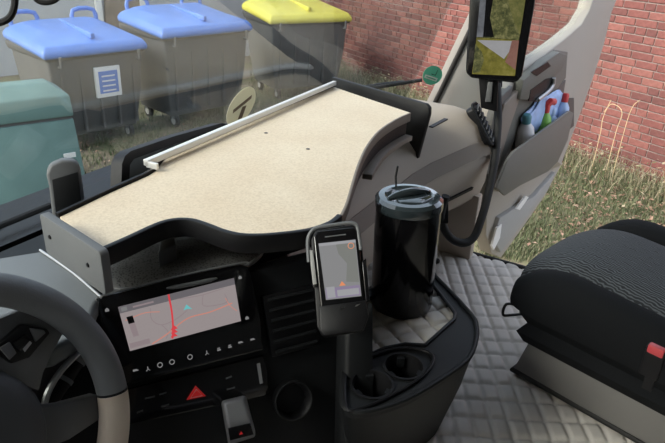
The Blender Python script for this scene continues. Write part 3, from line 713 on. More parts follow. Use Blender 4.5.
# ------------------------------------------------------------------ phone in cradle
fq_ = PD(338, 277, .95); fnn = (-ray(338, 277).normalized() + ZU * .25).normalized()
def PH(x, y, o=0.0): return PP(x, y, fq_ + fnn * o, fnn)
cr = thing('phone_cradle', PH(340, 335), 'black phone cradle with light grey top clips on the centre stack', 'phone holder')
obj('cradle_back', prism([PH(x, y, -.016) for x, y in ((311, 240), (315, 230), (355, 224), (361, 232), (369, 316), (362, 330), (322, 336), (317, 326))], -fnn * .012), M['black'], cr, bevel=.003)
obj('cradle_base', prism([PH(x, y, .006) for x, y in ((319, 306), (366, 300), (369, 316), (364, 330), (324, 336), (320, 330))], -fnn * .03), M['black'], cr, bevel=.003)
obj('top_clip', tube(spline([PH(309, 262, .002), PH(308, 240, .002), PH(313, 230, .003), PH(320, 227, .004), PH(334, 225, .004), PH(350, 223, .004), PH(357, 226, .003), PH(359, 236, .002), PH(361, 250, .002)], 5), .0032, n=8), M['grey'], cr)
obj('side_clip', prism([PH(x, y, .004) for x, y in ((309, 250), (313, 250), (317, 284), (313, 285))], -fnn * .02), M['lgrey'], cr, bevel=.001)
obj('side_clip', prism([PH(x, y, .004) for x, y in ((362, 262), (366, 258), (370, 300), (366, 302))], -fnn * .02), M['gloss'], cr, bevel=.001)
obj('mount_arm', tube([PH(342, 300, -.02), PH(342, 310, -.06), PS(330, 318, .0)], .014, n=10), M['black'], cr)
ph = thing('rugged_phone', PH(342, 318), 'black rugged phone showing a map, held in the cradle', 'phone')
obj('phone_body', prism([PH(x, y, .004) for x, y in ((313, 236), (317, 231), (353, 227), (358, 230), (366, 306), (362, 314), (326, 318), (321, 313))], -fnn * .018), M['gloss'], ph, bevel=.003, seg=3)
def pq(u, v, o=.0052):
    a = Vector((318.5, 243.5)).lerp(Vector((355.5, 239.5)), u); b = Vector((326, 300)).lerp(Vector((361.5, 296)), u); c = a.lerp(b, v)
    return PH(c.x, c.y, o)
def pon(uv, o): return prism([pq(u, v, o) for u, v in uv], -fnn * .0006)
ps = obj('phone_screen', pon([(0, 0), (1, 0), (1, 1), (0, 1)], .0052), M['pscreen'], ph, smooth=0)
obj('map_land', pon([(.45, .02), (.98, .02), (.98, .75), (.62, .72), (.7, .4), (.5, .22)], .0056), M['pland'], ps, smooth=0)
obj('title_bar', pon([(0, 0), (1, 0), (1, .05), (0, .05)], .0058), M['pwhite'], ps, smooth=0)
obj('info_panel', pon([(.02, .80), (.98, .80), (.98, .98), (.02, .98)], .0058), M['ppurple'], ps, smooth=0)
obj('info_card', pon([(.05, .78), (.28, .78), (.28, .97), (.05, .97)], .0062), M['pwhite'], ps, smooth=0)
obj('info_card', pon([(.34, .85), (.95, .85), (.95, .96), (.34, .96)], .0062), M['pwhite'], ps, smooth=0)
obj('position_arrow', pon([(.42, .78), (.5, .70), (.6, .78)], .0064), M['porange'], ps, smooth=0)
obj('compass_ring', tube([pq(.86 + .08 * math.cos(k * .52), .10 + .05 * math.sin(k * .52), .0058) for k in range(12)], .0006, closed=True, n=5), M['porange'], ps)
obj('earpiece', tube([PH(325, 237, .0055), PH(346, 234.5, .0055)], .0011, n=6), M['grey'], ph)
obj('phone_key', box(PH(344, 308, .005), EX * .006, ZU * .0015, fnn * .001), M['grey'], ph)
obj('phone_key', box(PH(359, 305, .005), EX * .006, ZU * .0015 + EX * .001, fnn * .001), M['lgrey'], ph)

# ------------------------------------------------------------------ console tray with cup holders
TRZ = 1.47
tray = thing('console_tray', PZ(410, 350, FLZ), 'dark console tray with two cup holders and a quilted inlay', 'console')
outer = [(352, 300), (425, 272), (436, 278), (470, 314), (476, 326), (476, 340), (468, 360), (440, 381), (405, 401), (370, 412), (350, 412), (342, 402), (344, 370)]
inner = [(362, 300), (425, 282), (434, 287), (455, 314), (454, 320), (425, 346), (405, 345), (385, 349), (364, 358), (356, 361)]
o3 = spline([PZ(x, y, TRZ) for x, y in outer], 3, True); i3 = [PZ(x, y, TRZ) for x, y in inner]
c1 = PZ(404, 367, TRZ); c2 = PZ(372, 385, TRZ)
cup = [ell(c1, VR, VF, .036, .036, 28), ell(c2, VR, VF, .036, .036, 28)]
obj('tray_top', prism(o3, -ZU * .012, holes=(i3, *cup)), M['dark'], tray, smooth=30)
obj('tray_edge', tube([p + ZU * .002 for p in o3], .005, closed=True, n=8), M['dark'], tray)
ctr = PZ(400, 345, 1.2)
rg = []
for z, k in ((TRZ - .006, 0), (TRZ - .10, .06), (FLZ - .005, .22)):
    cc = Vector((ctr.x * .9, ctr.y * .98, 0)); rg.append([Vector((p.x, p.y, 0)).lerp(cc, k) + ZU * z for p in o3])
obj('console_body', loft(rg, cap=False), M['dark'], tray, smooth=50)
for c in (c1, c2):
    obj('cup_holder', lathe(c - ZU * .07, ZU, [(0, 0), (.031, 0), (.0362, .068), (.040, .071), (.040, .074), (.0355, .074), (.034, .068), (.029, .004), (0, .004)], 28), M['black'], tray, smooth=40)
for c in (c1, c2):
    for k in range(3):
        a = 2.1 * k + .6; dv = VR * math.cos(a) + VF * math.sin(a)
        obj('cup_spring', box(c + dv * .030 - ZU * .012, dv * .004, Vector((-dv.y, dv.x, 0)) * .007, ZU * .01), M['dark'], tray)
rim = [PZ(x, y, TRZ + .004) for x, y in ((346, 408), (346, 372), (358, 362), (386, 351), (408, 348), (428, 352), (433, 362), (420, 378), (390, 396), (362, 408))]
obj('cup_surround', tube(spline(rim, 4, True), .0035, closed=True, n=8), M['black'], tray)
obj('inlay_rim', tube([p + ZU * .002 for p in i3], .004, closed=True, n=8), M['black'], tray)
def inside(p, poly):
    c = False; n = len(poly)
    for i in range(n):
        a, b = poly[i], poly[i - 1]
        if (a.y > p.y) != (b.y > p.y) and p.x < (b.x - a.x) * (p.y - a.y) / (b.y - a.y) + a.x: c = not c
    return c
ex = [p + (p - sum(i3, Vector()) / len(i3)) * .04 for p in i3]
aa = [p.dot(VR) for p in ex]; bb = [p.dot(VF) for p in ex]
obj('quilted_inlay', quilt(min(aa), max(aa), min(bb), max(bb), TRZ - .016, .046, .046, .012, .003, keep=lambda p: inside(p, ex), rot=math.radians(28)), M['quilt'], tray, smooth=180)
obj('inlay_base', prism([p - ZU * .02 for p in ex], -ZU * .004), M['black'], tray)

# ------------------------------------------------------------------ waste can
cb = PZ(401, 303, TRZ - .006); top_p = proj(cb + ZU * .24)
ax = (PP(407, 203, cb, EN) - cb); ax = Vector((ax.x * .6, 0, .24)).normalized() * 1.0
can = thing('waste_can', cb, 'tall glossy black waste can with a clear lid on the console', 'can')
obj('can_body', lathe(cb, ax, [(0, 0), (.064, 0), (.067, .006), (.0675, .215), (.066, .235), (.062, .235), (.060, .23), (0, .225)], 48), M['gloss'], can, smooth=40)
M['lid'] = mat('smoky_lid', (.03, .04, .045), .08, coat=1)
lid = obj('can_lid', lathe(cb + ax * .235, ax, [(.060, 0), (.0695, 0), (.0705, .006), (.069, .018), (.062, .024), (.050, .025), (.045, .021), (0, .017)], 48), M['lid'], can, smooth=35)
lc = cb + ax * .259
obj('lid_handle', tube(spline([lc - EX * .05, lc - EX * .03 + ax * .004, lc + ax * .006, lc + EX * .03 + ax * .004, lc + EX * .05], 5), [.004 + .006 * math.sin(math.pi * k / 20) for k in range(21)], n=10), M['lid'], lid)
obj('lid_flap', prism([lc - ax * .004 + EX * a + EN * b for a, b in ((-.04, .028), (0, .046), (.04, .028), (.036, .006), (-.036, .006))], ax * .006), M['lid'], lid, bevel=.002)
obj('lid_hinge', box(cb + ax * .242 - EX * .066, EX * .008, EN * .006, ax * .010), M['black'], can, bevel=.002)
obj('lid_hinge', box(cb + ax * .242 + EX * .066, EX * .006, EN * .006, ax * .008), M['chrome'], can, bevel=.002)
obj('lid_cord', tube([lc - EN * .05 - ax * .01, lc - EN * .055 + ax * .02, lc - EN * .05 + ax * .045], .0022, n=6), M['rubber'], can)
kp = PD(434, 261, 1.30)
obj('side_pedal', lathe(kp - RX * .012, RX, [(0, 0), (.005, .001), (.0075, .008), (.0075, .016), (.005, .023), (0, .025)], 16), M['rubber'], can, smooth=60)
obj('pedal_stem', tube([cb + ax * .07 + (kp - cb - ax * .07) * .6, kp], .004, n=8), M['rubber'], can)

# ------------------------------------------------------------------ passenger seat
SF = Vector((-.70, .714, 0)).normalized(); SR = Vector((SF.y, -SF.x, 0))
S0 = PZ(512, 371, FLZ + .005)
def SE(u, v, z): return S0 + SR * u - SF * v + ZU * (z)       # u to the right, v backwards
seat = thing('passenger_seat', SE(.2, .25, 0), 'black passenger seat with wavy patterned centre panel', 'seat')
sk = [SE(0, 0, .0), SE(.42, 0, .0), SE(.42, .52, .0), SE(0, .52, .0)]; sk2 = [SE(.012, .02, .095), SE(.40, .02, .095), SE(.40, .52, .095), SE(.012, .52, .095)]
bs = obj('seat_base', loft([sk, sk2]), M['skirt'], seat, bevel=.004)
obj('piping', tube([p + ZU * .005 for p in sk], .007, closed=True, n=8), M['rubber'], bs)
obj('suspension_cover', loft([[SE(.0 + q, .0 + q, z), SE(.40 - q, .0 + q, z), SE(.40 - q, .5, z), SE(.0 + q, .5, z)] for q, z in ((.008, .095), (-.008, .125), (.008, .15), (-.01, .18), (0, .215))]), M['velour'], seat)
def cushion(u0, u1, v0, v1, zb, zt, crown, fr, tilt=.06, nu=14, nv=24, pw=2.6):
    """upholstered block: crowned top, rounded edges, waterfall front"""
    rings = []
    for j in range(nv + 1):
        v = v0 + (v1 - v0) * j / nv
        x = max(0.0, 1 - (v - v0) / fr); hz_ = (zt - zb) * (1 - .55 * x ** 2.4) - tilt * (v - v0)
        sh = .02 * x ** 3
        ring = []
        for i in range(nu + 1):
            a = math.pi * i / nu; cu = math.copysign(abs(math.cos(a)) ** (2 / pw), math.cos(a)); su = abs(math.sin(a)) ** (2 / pw)
            uu = (u0 + u1) / 2 - cu * ((u1 - u0) / 2 - sh)
            ring.append(SE(uu, v, zb + (hz_ + crown * math.sin(a)) * (.25 + .75 * su)))
        ring += [SE(u1 - .006 - sh, v, zb), SE((u0 + u1) / 2, v, zb), SE(u0 + .006 + sh, v, zb)]
        rings.append(ring)
    return loft(rings)
obj('cushion_base', cushion(-.035, .46, -.035, .5, .19, .275, .0, .14), M['velour'], seat, smooth=60)
obj('centre_cushion', cushion(.03, .385, -.055, .5, .2, .322, .02, .17, pw=4), M['fabric'], seat, smooth=60)
obj('side_bolster', cushion(-.04, .06, -.035, .5, .2, .318, .008, .15), M['velour'], seat, smooth=60)
obj('side_bolster', cushion(.36, .475, -.03, .5, .2, .325, .015, .15), M['velour'], seat, smooth=60)
obj('backrest', loft([[SE(u, .50 + .25 * t + d, .22 + .75 * t) for u, d in ((-.03, 0), (.03, -.05), (.2, -.03), (.385, -.05), (.445, 0), (.445, .1), (-.03, .1))] for t in (0, .15, .5, .9, 1)]), M['velour'], seat, bevel=.01)
obj('release_handle', tube(spline([SE(.0, -.02, .19), SE(-.012, -.045, .185), SE(-.008, -.05, .15), SE(.03, -.045, .135), SE(.05, -.01, .15)], 5), .0035, n=8), M['rubber'], seat)
bk = PD(653, 362, 1.02); sx_ = -SF
bkl = thing('belt_buckle', PD(655, 375, 1.02), 'black belt buckle with red release button beside the seat', 'buckle')
obj('buckle_body', box(bk, SF * .016, SR * .007, ZU * .03), M['black'], bkl, bevel=.003)
obj('release_button', box(bk + ZU * .026 - SR * .003, SF * .013, SR * .006, ZU * .008), M['red'], bkl, bevel=.002)
obj('buckle_stalk', box(bk - ZU * .04 + SR * .02, SF * .008, SR * .003, ZU * .03), M['black'], bkl)

# ------------------------------------------------------------------ mirror monitor
mq = PD(498, 30, 1.80); mn = (CAM - mq); mn.z *= .6; mn.normalize()
def PM(x, y, o=0.0): return PP(x, y, mq + mn * o, mn)
mon = thing('mirror_monitor', PM(492, 80), 'tall black mirror monitor showing a grassy rear view', 'monitor')
mo = [(466, 64), (474, -70), (545, -66), (534, 10), (522, 76), (518, 81), (513, 83), (471, 78), (466, 73)]
obj('monitor_housing', prism([PM(x, y) for x, y in mo], -mn * .03), M['gloss'], mon, bevel=.006, seg=3)
sc_u = [PM(x, y, .001) for x, y in ((481, -50), (529, -50), (525.5, 0), (519, 40), (476.5, 37), (480, 0))]
sc_l = [PM(x, y, .001) for x, y in ((476.5, 37.4), (519, 40.4), (515, 76), (472, 74))]
def view_mat(name, cs, sc_):
    X = mat(name, cs[0], .3, spec=.1); t = X.node_tree; b = t.nodes['Principled BSDF']; tc = t.nodes.new('ShaderNodeTexCoord'); n = t.nodes.new('ShaderNodeTexNoise')
    n.inputs['Scale'].default_value = sc_; n.inputs['Detail'].default_value = 8; n.inputs['Roughness'].default_value = .75; t.links.new(tc.outputs['Object'], n.inputs['Vector'])
    r = t.nodes.new('ShaderNodeValToRGB'); e = r.color_ramp.elements; e[0].position = .35; e[1].position = .65; e[0].color = (*cs[0], 1); e[1].color = (*cs[2], 1); e.new(.5).color = (*cs[1], 1)
    t.links.new(n.outputs['Fac'], r.inputs[0]); t.links.new(r.outputs[0], b.inputs['Emission Color']); b.inputs['Base Color'].default_value = (.008, .008, .008, 1); b.inputs['Emission Strength'].default_value = .42
    return X
M['v_bush'] = view_mat('view_bush', [(.02, .03, .012), (.11, .115, .04), (.30, .28, .12)], 60)
M['v_mid'] = view_mat('view_meadow', [(.09, .10, .03), (.15, .15, .045), (.24, .22, .08)], 40)
M['v_grass'] = view_mat('view_grass', [(.11, .10, .02), (.20, .18, .03), (.30, .26, .07)], 30)
M['v_path'] = view_mat('view_path', [(.36, .36, .37), (.40, .40, .41), (.44, .44, .46)], 8)
M['v_truck'] = view_mat('view_truck', [(.05, .055, .06), (.16, .17, .19), (.25, .26, .28)], 12)
M['v_red'] = view_mat('view_red', [(.22, .10, .08), (.28, .14, .11), (.30, .17, .13)], 20)
s_u = obj('upper_view', prism(sc_u, -mn * .001), M['v_bush'], mon, smooth=0)
obj('view_truck_side', prism([PM(x, y, .0016) for x, y in ((481, -50), (489, -50), (486, 0), (483, 37), (476.5, 37), (480, 0))], -mn * .0006), M['v_truck'], s_u, smooth=0)
obj('view_shadow', prism([PM(x, y, .0016) for x, y in ((489, -50), (497, -50), (493, 0), (490, 18), (494, 37), (483, 37), (486, 0))], -mn * .0006), M['gloss'], s_u, smooth=0)
obj('view_grass_patch', prism([PM(x, y, .0016) for x, y in ((505, -50), (529, -50), (525.5, 0), (520, 35), (514, 22), (509, 5))], -mn * .0006), M['v_mid'], s_u, smooth=0)
s_l = obj('lower_view', prism(sc_l, -mn * .001), M['v_grass'], mon, smooth=0)
obj('view_path', prism([PM(x, y, .0016) for x, y in ((477, 40), (513, 41), (509, 52), (504, 59), (494, 52), (484, 45))], -mn * .0006), M['v_path'], s_l, smooth=0)
obj('view_wall', prism([PM(x, y, .0018) for x, y in ((512, 40.3), (519, 40.4), (515.5, 70), (505, 62), (509, 52))], -mn * .0006), M['v_red'], s_l, smooth=0)
obj('view_bush_patch', prism([PM(x, y, .0018) for x, y in ((473.5, 62), (475.5, 44), (482, 52), (484, 60), (480, 72), (473, 73))], -mn * .0006), M['v_bush'], s_l, smooth=0)
obj('monitor_arm', prism([PM(x, y, -.02) for x, y in ((478, 70), (499, 72), (497, 112), (481, 108))], -mn * .03), M['black'], mon, bevel=.003)
obj('arm_cover', prism([PM(x, y, -.01) for x, y in ((488, 82), (493, 82), (491, 102), (485, 102))], -mn * .01), M['grey'], mon, bevel=.002)
# entry grab handle
gh = thing('grab_handle', PD(455, 240, 1.9), 'black curved grab handle beside the open door', 'handle')
gp = [PD(x, y, t) for x, y, t in ((497, 84, 1.98), (498, 120, 1.96), (494, 165, 1.94), (488, 195, 1.92), (481, 220, 1.90), (474, 237, 1.89), (464, 243, 1.88), (452, 239, 1.87), (444, 228, 1.85), (441, 213, 1.83), (446, 196, 1.80))]
obj('handle_bar', tube(spline(gp, 6), .013, n=10), M['rubber'], gh, smooth=60)
obj('handle_foot', box(PD(442, 212, 1.84), RX * .018, UP * .035, FW * .012), M['black'], gh, bevel=.004)
obj('handle_foot', box(PD(498, 82, 1.99), RX * .012, UP * .02, FW * .012), M['black'], gh, bevel=.004)

# ------------------------------------------------------------------ open door
HQ = Vector((.45, 2.0, 0)); DD = Vector((.606, .796, 0)).normalized(); DN = Vector((DD.y, -DD.x, 0))
def DP(x, y, o=0.0): return PP(x, y, HQ + DN * o, DN)
door = thing('door_2', DP(520, 240), 'open beige passenger door with a storage pocket', None, kind='structure')
body = [(486, 235), (489, 150), (497, 108), (506, 88), (526, 66), (545, 54), (566, 38), (582, 24), (590, 10), (597, -12), (622, -12), (612, 12), (604, 45), (592, 82), (576, 126), (560, 168), (545, 196), (524, 226), (501, 258), (492, 254)]
obj('door_body', prism([DP(x, y) for x, y in body], -DN * .06), M['door'], door, bevel=.006, seg=3)
obj('window_glass', prism([DP(x, y, -.03) for x, y in ((490, 105), (528, 66), (566, 40), (584, 24), (592, 8), (600, -60), (470, -60), (482, 60))], -DN * .004), M['sideglass'], door, smooth=0)
obj('window_frame', tube(spline([DP(x, y, -.02) for x, y in ((510, 82), (528, 66), (548, 53), (568, 38), (582, 24), (589, 10), (596, -10), (604, -60))], 5), .010, n=8), M['rubber'], door)
fr0 = DP(606, 0, -.03); fr1 = fr0.copy(); fr1.z = 2.66; fr1 += DD * .02; fh = HQ + DD * .05 - DN * .03
obj('upper_frame', tube([fr0 - ZU * .06, fr0.lerp(fr1, .5), fr1 - ZU * .05, fr1 - DD * .06 + ZU * .03, Vector((fh.x, fh.y, 2.70)) + DD * .35, Vector((fh.x, fh.y, 2.62)) + DD * .2, Vector((fh.x, fh.y, 1.80))], .022, n=10), M['door'], door)
obj('door_card', prism([DP(x, y, .010) for x, y in ((498, 172), (505, 108), (524, 80), (556, 50), (568, 52), (566, 78), (552, 96), (528, 118), (508, 152))], -DN * .014), M['doorg'], door, bevel=.003)
obj('armrest', prism([DP(x, y, .035) for x, y in ((524, 80), (545, 62), (560, 52), (568, 55), (562, 70), (552, 80), (528, 100), (520, 100))], -DN * .04), M['doorg'], door, bevel=.006)
obj('switch_recess', prism([DP(x, y, .038) for x, y in ((531, 72), (548, 62), (551, 66), (537, 76))], -DN * .004), M['black'], door)
obj('pull_recess', prism([DP(x, y, .037) for x, y in ((529, 101), (531, 90), (546, 79), (555, 77), (553, 88), (538, 102))], -DN * .004), M['black'], door)
obj('pull_handle', tube(spline([DP(x, y, .044) for x, y in ((538, 100), (548, 92), (553, 85), (554, 78))], 4), .008, n=8), M['chrome'], door)
obj('speaker_panel', prism([DP(x, y, .006) for x, y in ((553, 92), (566, 80), (563, 98), (555, 108), (549, 104))], -DN * .01), M['doord'], door, bevel=.002)
obj('side_strip', prism([DP(x, y, .022) for x, y in ((497, 132), (505, 104), (521, 88), (519, 102), (510, 128), (500, 162), (493, 180))], -DN * .02), M['taupe'], door, bevel=.004)
obj('hinge_panel', prism([DP(x, y, .014) for x, y in ((487, 150), (493, 120), (500, 98), (513, 86), (509, 110), (500, 145), (492, 190), (484, 205))], -DN * .03), M['doord'], door, bevel=.003)
# pocket: opening wall behind and bin wall in front
obj('pocket_back', prism([DP(x, y, .004) for x, y in ((512, 150), (522, 120), (545, 98), (574, 98), (574, 126), (530, 160))], -DN * .01), M['doord'], door, smooth=0)
pk = [(505, 186), (512, 158), (518, 151), (545, 135), (573, 112), (576, 114), (570, 140), (560, 166), (548, 178), (520, 184)]
obj('pocket_wall', prism([DP(x, y, .085) for x, y in ((497, 188), (508, 160), (514, 152), (540, 133), (570, 111), (574, 113), (568, 140), (558, 162), (548, 172), (520, 186), (505, 196))], -DN * .012), M['doorg'], door, bevel=.004)
obj('pocket_floor', prism([DP(497, 188, .08), DP(558, 162, .08), DP(562, 165, 0), DP(501, 192, 0)], ZU * .01), M['door'], door)
obj('lower_panel', prism([DP(x, y, .02) for x, y in ((494, 240), (500, 218), (535, 196), (556, 172), (548, 190), (524, 222), (501, 253))], -DN * .03), M['lgrey'], door, bevel=.004)
obj('reflector', prism([DP(x, y, .024) for x, y in ((492, 246), (497, 228), (502, 224), (500, 238), (494, 250))], -DN * .008), M['white'], door)
obj('reflector', prism([DP(x, y, .024) for x, y in ((516, 209), (526, 196), (529, 197), (520, 210))], -DN * .008), M['white'], door)
# things in the pocket
def bottle(x, y, x2, y2, o, r, prof, bm_mat, capc, label, nm='spray_bottle', spray=False):
    p0 = DP(x, y, o); p1 = DP(x2, y2, o); axx = (p1 - p0); h = axx.length; axx.normalize()
    b = thing(nm, p0, label, 'bottle', 'bottles in the door pocket')
    obj('bottle_body', lathe(p0, axx, [(0, 0), (r * .95, 0), (r, h * .04), (r, h * .70), (r * .88, h * .80), (r * .45, h * .88), (r * .40, h * .91), (0, h * .91)], 24), bm_mat, b, smooth=50)
    obj('bottle_cap', lathe(p0 + axx * h * .88, axx, [(0, 0), (r * .5, 0), (r * .52, h * .10), (r * .36, h * .13), (0, h * .13)], 18), capc, b, smooth=40)
    if spray: obj('spray_head', tube([p0 + axx * h * .98, p0 + axx * h * 1.04 + DD * .012 + DN * .01, p0 + axx * h * 1.02 + DD * .035 + DN * .015], r * .5, n=8), capc, b)
M['bw'] = mat('white_bottle', (.62, .62, .64), .35); M['bg'] = mat('green_bottle', (.22, .50, .10), .3); M['bt'] = mat('teal_cap', (.08, .25, .30), .4); M['bred'] = mat('red_cap', (.62, .05, .05), .35)
M['bbl'] = mat('pale_blue_bottle', (.42, .55, .80), .3); M['bag'] = mat('blue_bag', (.36, .50, .78), .45, var=.15, scale=25, bump=.6, bscale=40)
bottle(521, 176, 527, 115, .036, .036, 0, M['bw'], M['bt'], 'white bottle with dark teal cap at the hinge end of the door pocket', 'cleaner_bottle')
bottle(536, 168, 547, 104, .042, .030, 0, M['bg'], M['bred'], 'green bottle with red spray head in the door pocket', 'spray_bottle', True)
bottle(552, 156, 566, 94, .045, .030, 0, M['bbl'], M['bred'], 'pale blue bottle with red cap at the far end of the door pocket', 'cleaner_bottle')
bottle(544, 160, 553, 108, .04, .030, 0, M['bbl'], M['bbl'], 'pale blue bottle between the green one and the far red cap', 'cleaner_bottle')
bm = bmesh.new(); bmesh.ops.create_icosphere(bm, subdivisions=4, radius=1)
b0 = DP(543, 112, .022); bx_ = (DP(562, 100, .022) - DP(524, 122, .022)) * .52
for v in bm.verts:
    c = v.co.copy(); k = 1 + .10 * math.sin(c.x * 7 + c.y * 4) + .08 * math.sin(c.z * 9 + c.x * 5)
    v.co = b0 + bx_ * (c.x * k) + ZU * (c.y * .07 * k) + DN * (c.z * .022 * k)
obj('plastic_bag', bm, M['bag'], label='crumpled pale blue plastic bag behind the bottles in the door pocket', cat='bag', smooth=180)

# ------------------------------------------------------------------ outside: bins and cabinet
def wheelie(B, ang, wd, dp, h, lidm, label, nm='waste_container', sticker=False, lidh=.16):
    a = math.radians(ang); U = Vector((math.sin(a), math.cos(a), 0)); D_ = Vector((-math.cos(a), math.sin(a), 0)); B = Vector(B)
    def q(u, d, z): return B - U * u + D_ * d + ZU * z
    c = thing(nm, q(wd / 2, dp / 2, 0), label, 'bin', 'wheeled waste containers outside')
    g = .16
    tiers = []
    for z, k in ((g, .10), (g + .18, .07), (h * .55, .03), (h - .06, 0.0)):
        tiers.append([q(k, k, z), q(wd - k, k, z), q(wd - k, dp - k, z), q(k, dp - k, z)])
    body = obj('container_body', loft(tiers), M['bin'], c, bevel=.03, seg=3)
    obj('container_rim', loft([[q(-e, -e, z), q(wd + e, -e, z), q(wd + e, dp + e, z), q(-e, dp + e, z)] for z, e in ((h - .10, .02), (h - .03, .035), (h, .03))]), M['bin'], c, bevel=.01)
    rg = []
    for z, e in ((h - .035, .05), (h + .03, .055), (h + lidh * .55, .01), (h + lidh * .85, -.12), (h + lidh, -.25)):
        rg.append([q(-e, -e, z - .04), q(wd + e, -e, z - .04), q(wd + e, dp + e * .5, z + .05), q(-e, dp + e * .5, z + .05)])
    ld_ = obj('lid', loft(rg), lidm, c, bevel=.025, seg=3)
    for u in (wd * .18, wd * .82):
        obj('lid_grip', tube(spline([q(u + .14, dp - .02, h + .08), q(u + .13, dp, h + .27), q(u - .13, dp, h + .27), q(u - .14, dp - .02, h + .08)], 3), .026, n=8), lidm, ld_)
    obj('lid_ridge', box(q(wd * .5, dp * .45, h + lidh - .01), U * .025, D_ * .38 + ZU * .035, ZU * .03), lidm, ld_, bevel=.01)
    for u in (.1, wd - .1):
        obj('lift_trunnion', tube([q(u, -.04, h - .16), q(u, -.10, h - .16), q(u, -.10, h - .05)], .018, n=8), M['bin'], c)
    for k in range(5):
        u = wd * (.12 + .19 * k); obj('rib', box(q(u, .035, h * .5), U * .012, D_ * .03, ZU * h * .3), M['bin'], body)
    for u, d in ((.18, .16), (wd - .18, .16), (.18, dp - .16), (wd - .18, dp - .16)):
        wl_ = obj('wheel', lathe(q(u, d, .085) - U * .025, U, [(0, 0), (.06, 0), (.085, .006), (.085, .044), (.06, .05), (0, .05)], 20), M['rubber'], c)
        obj('wheel_disc', lathe(q(u, d, .085) - U * .03, U, [(0, 0), (.045, 0), (.045, .06), (0, .06)], 16), M['lgrey'], wl_)
        obj('wheel_fork', box(q(u, d, .15), U * .035, D_ * .03, ZU * .03), M['grey'], wl_)
    if sticker:
        lb_ = obj('notice', box(q(wd * .42, .0, h * .66), U * .15, D_ * .02, ZU * .17), M['white'], c)
        obj('notice_print', box(q(wd * .42, -.012, h * .66), U * .115, D_ * .012, ZU * .125), M['blue'], lb_)
        for k in range(4): obj('notice_line', box(q(wd * .42, -.02, h * .72 - .055 * k), U * .08, D_ * .006, ZU * .008), M['white'], lb_)
    return c
U42 = Vector((math.sin(math.radians(42)), math.cos(math.radians(42)), 0))
B1 = PG(150, 137)
wheelie(B1, 42, 1.12, .95, 1.15, M['blue'], 'grey container with blue lid and a white notice behind the green cabinet', sticker=True)
wheelie(B1 + U42 * 1.60, 42, 1.30, .95, 1.24, M['blue'], 'grey container with blue lid right of the one with the notice')
wheelie(PG(344, 95), 58, 1.3, .95, 1.22, M['yellow'], 'grey container with yellow lid near the brick wall')
# green distribution cabinet
cq = PG(91, 208); ca = math.radians(52); cu = Vector((math.sin(ca), math.cos(ca), 0)); cv = Vector((-cu.y, cu.x, 0))
def cg(u, d, z): return cq - cu * u + cv * d + ZU * z
cbn = thing('distribution_cabinet', cg(.4, .2, 0), 'teal green distribution cabinet with a hipped top at the left', 'cabinet')
def tier(z, k): return [cg(k, k, z), cg(.92 - k, k, z), cg(.92 - k, .5 - k, z), cg(k, .5 - k, z)]
obj('cabinet_body', loft([tier(-.1, -.02), tier(0, -.01), tier(.86, .03)]), M['teal'], cbn, bevel=.015)
obj('cabinet_seam', loft([tier(.86, .045), tier(.885, .045)]), M['bin'], cbn)
obj('cabinet_hood', loft([tier(.885, .025), tier(1.07, .035), tier(1.17, .17)]), M['teal'], cbn, bevel=.015)
obj('cabinet_plate', box(cg(.12, -.015, .55), cu * .05, cv * .008, ZU * .02), M['white'], cbn)

# ------------------------------------------------------------------ vegetation and litter
def scatter(n, f):
    out = []
    for _ in range(n * 6):
        p = f()
        if p: out.append(p)
        if len(out) >= n: break
    return out
def pt_vis(regs):
    rr = random.choice(regs); x = random.uniform(rr[0], rr[2]); y = random.uniform(rr[1], rr[3]); z = 0.0
    for _ in range(6):
        p = PZ(x, y, z); z = gz(p.x, p.y)
    if p.y < 1.5 or p.y > 16: return None
    d = (p - W0).dot(WN)
    if d < .06: return None
    p.z = gz(p.x, p.y); return p
def blades(pts, h, wdt, bm=None, lean=.5):
    bm = bm or bmesh.new()
    for p in pts:
        for _ in range(3):
            a = random.uniform(0, 6.283); dv = Vector((math.cos(a), math.sin(a), 0)); q = p + Vector((random.gauss(0, .03), random.gauss(0, .03), -.01)); hh = h * random.uniform(.5, 1.3); ww = wdt * random.uniform(.6, 1.2); sd_ = Vector((-dv.y, dv.x, 0)) * ww
            m1 = q + dv * hh * lean * .3 + ZU * hh * .6; m2 = q + dv * hh * lean + ZU * hh
            v = [bm.verts.new(x) for x in (q - sd_, q + sd_, m1 + sd_ * .7, m1 - sd_ * .7, m2)]
            bm.faces.new((v[0], v[1], v[2], v[3])); bm.faces.new((v[3], v[2], v[4]))
    return bm
R1 = [(480, 100, 670, 260), (480, 150, 670, 260)]
obj('meadow_grass', blades(scatter(9000, lambda: pt_vis(R1)), .07, .004), M['grass'], label='short meadow grass outside the open door', cat='grass', kind='stuff', smooth=0)
R2 = [(0, 90, 260, 260), (250, 30, 440, 110)]
obj('yard_grass', blades(scatter(6000, lambda: pt_vis(R2)), .08, .006), M['grass'], label='sparse grass around the waste containers', cat='grass', kind='stuff', smooth=0)
bm = bmesh.new()
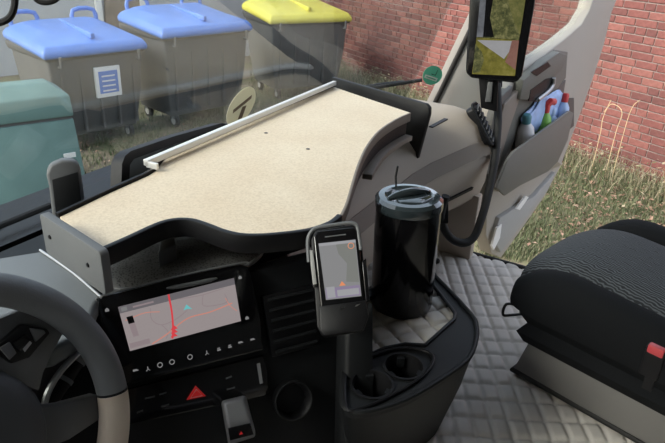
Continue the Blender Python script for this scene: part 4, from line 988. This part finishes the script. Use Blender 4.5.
for p in scatter(1500, lambda: pt_vis([(480, 130, 670, 260), (560, 160, 670, 250), (0, 120, 200, 260), (250, 40, 440, 110)])):
    a = random.uniform(0, 6.28); r = random.uniform(.015, .032); x = Vector((math.cos(a), math.sin(a), random.uniform(-.4, .4))) * r; y = Vector((-math.sin(a), math.cos(a), random.uniform(-.4, .4))) * r * .6; c = p + ZU * random.uniform(.015, .05)
    v = [bm.verts.new(q) for q in (c - x, c - y + ZU * .008, c + x, c + y + ZU * .008)]; bm.faces.new(v)
obj('fallen_leaves', bm, M['leaf'], label='dry brown leaves scattered over the ground', cat='leaves', kind='stuff', smooth=0)
# weeds along the wall foot
bm = bmesh.new(); wp = []
for _ in range(1900):
    s = random.uniform(-3.2, 8.2); d = abs(random.gauss(0, .28)) + .08; q = W0 + WD * s + WN * d; q.z = gz(q.x, q.y); wp.append(q)
blades(wp, .22, .004, bm, .8)
for q in wp[:700]:
    for _ in range(4):
        a = random.uniform(0, 6.28); r = random.uniform(.012, .03); c = q + Vector((random.gauss(0, .06), random.gauss(0, .06), random.uniform(.05, .32))); x = Vector((math.cos(a), math.sin(a), .3)) * r; y = Vector((-math.sin(a), math.cos(a), .1)) * r * .5
        v = [bm.verts.new(t) for t in (c - x, c - y, c + x, c + y)]; bm.faces.new(v)
obj('wall_weeds', bm, M['weed'], label='leafy weeds along the foot of the brick wall', cat='weeds', kind='stuff', smooth=0)
# tall dry stalks
M['straw'] = mat('dry_straw', (.50, .40, .24), .7)
def onwall(x, y, d): return PP(x, y, W0 + WN * d, WN)
for i, (pts, lb) in enumerate((([(600, 135), (603, 118), (611, 100)], 'upright dry grass stalk nearest the door edge by the wall'), ([(616, 132), (622, 112), (612, 104), (604, 112)], 'bent dry grass stalk drooping to the left by the wall'), ([(624, 132), (632, 108), (640, 100)], 'straight orange dry grass stalk right of the bent one'))):
    q = [onwall(x, y, .35) for x, y in pts]; g0 = q[0].copy(); g0.z = gz(g0.x, g0.y) - .01
    obj('dry_stalk', tube(spline([g0] + q, 5), .0038, n=6), M['straw'], label=lb, cat='grass stalk', group='dry stalks by the wall')
hp_ = [PG(x, y + 8) + ZU * .15 for x, y in ((562, 120), (575, 127), (592, 134), (612, 138), (628, 141))]
obj('white_hose', tube(spline(hp_, 6), .012, n=8), M['hose'], label='thin white hose lying in the weeds by the wall', cat='hose')
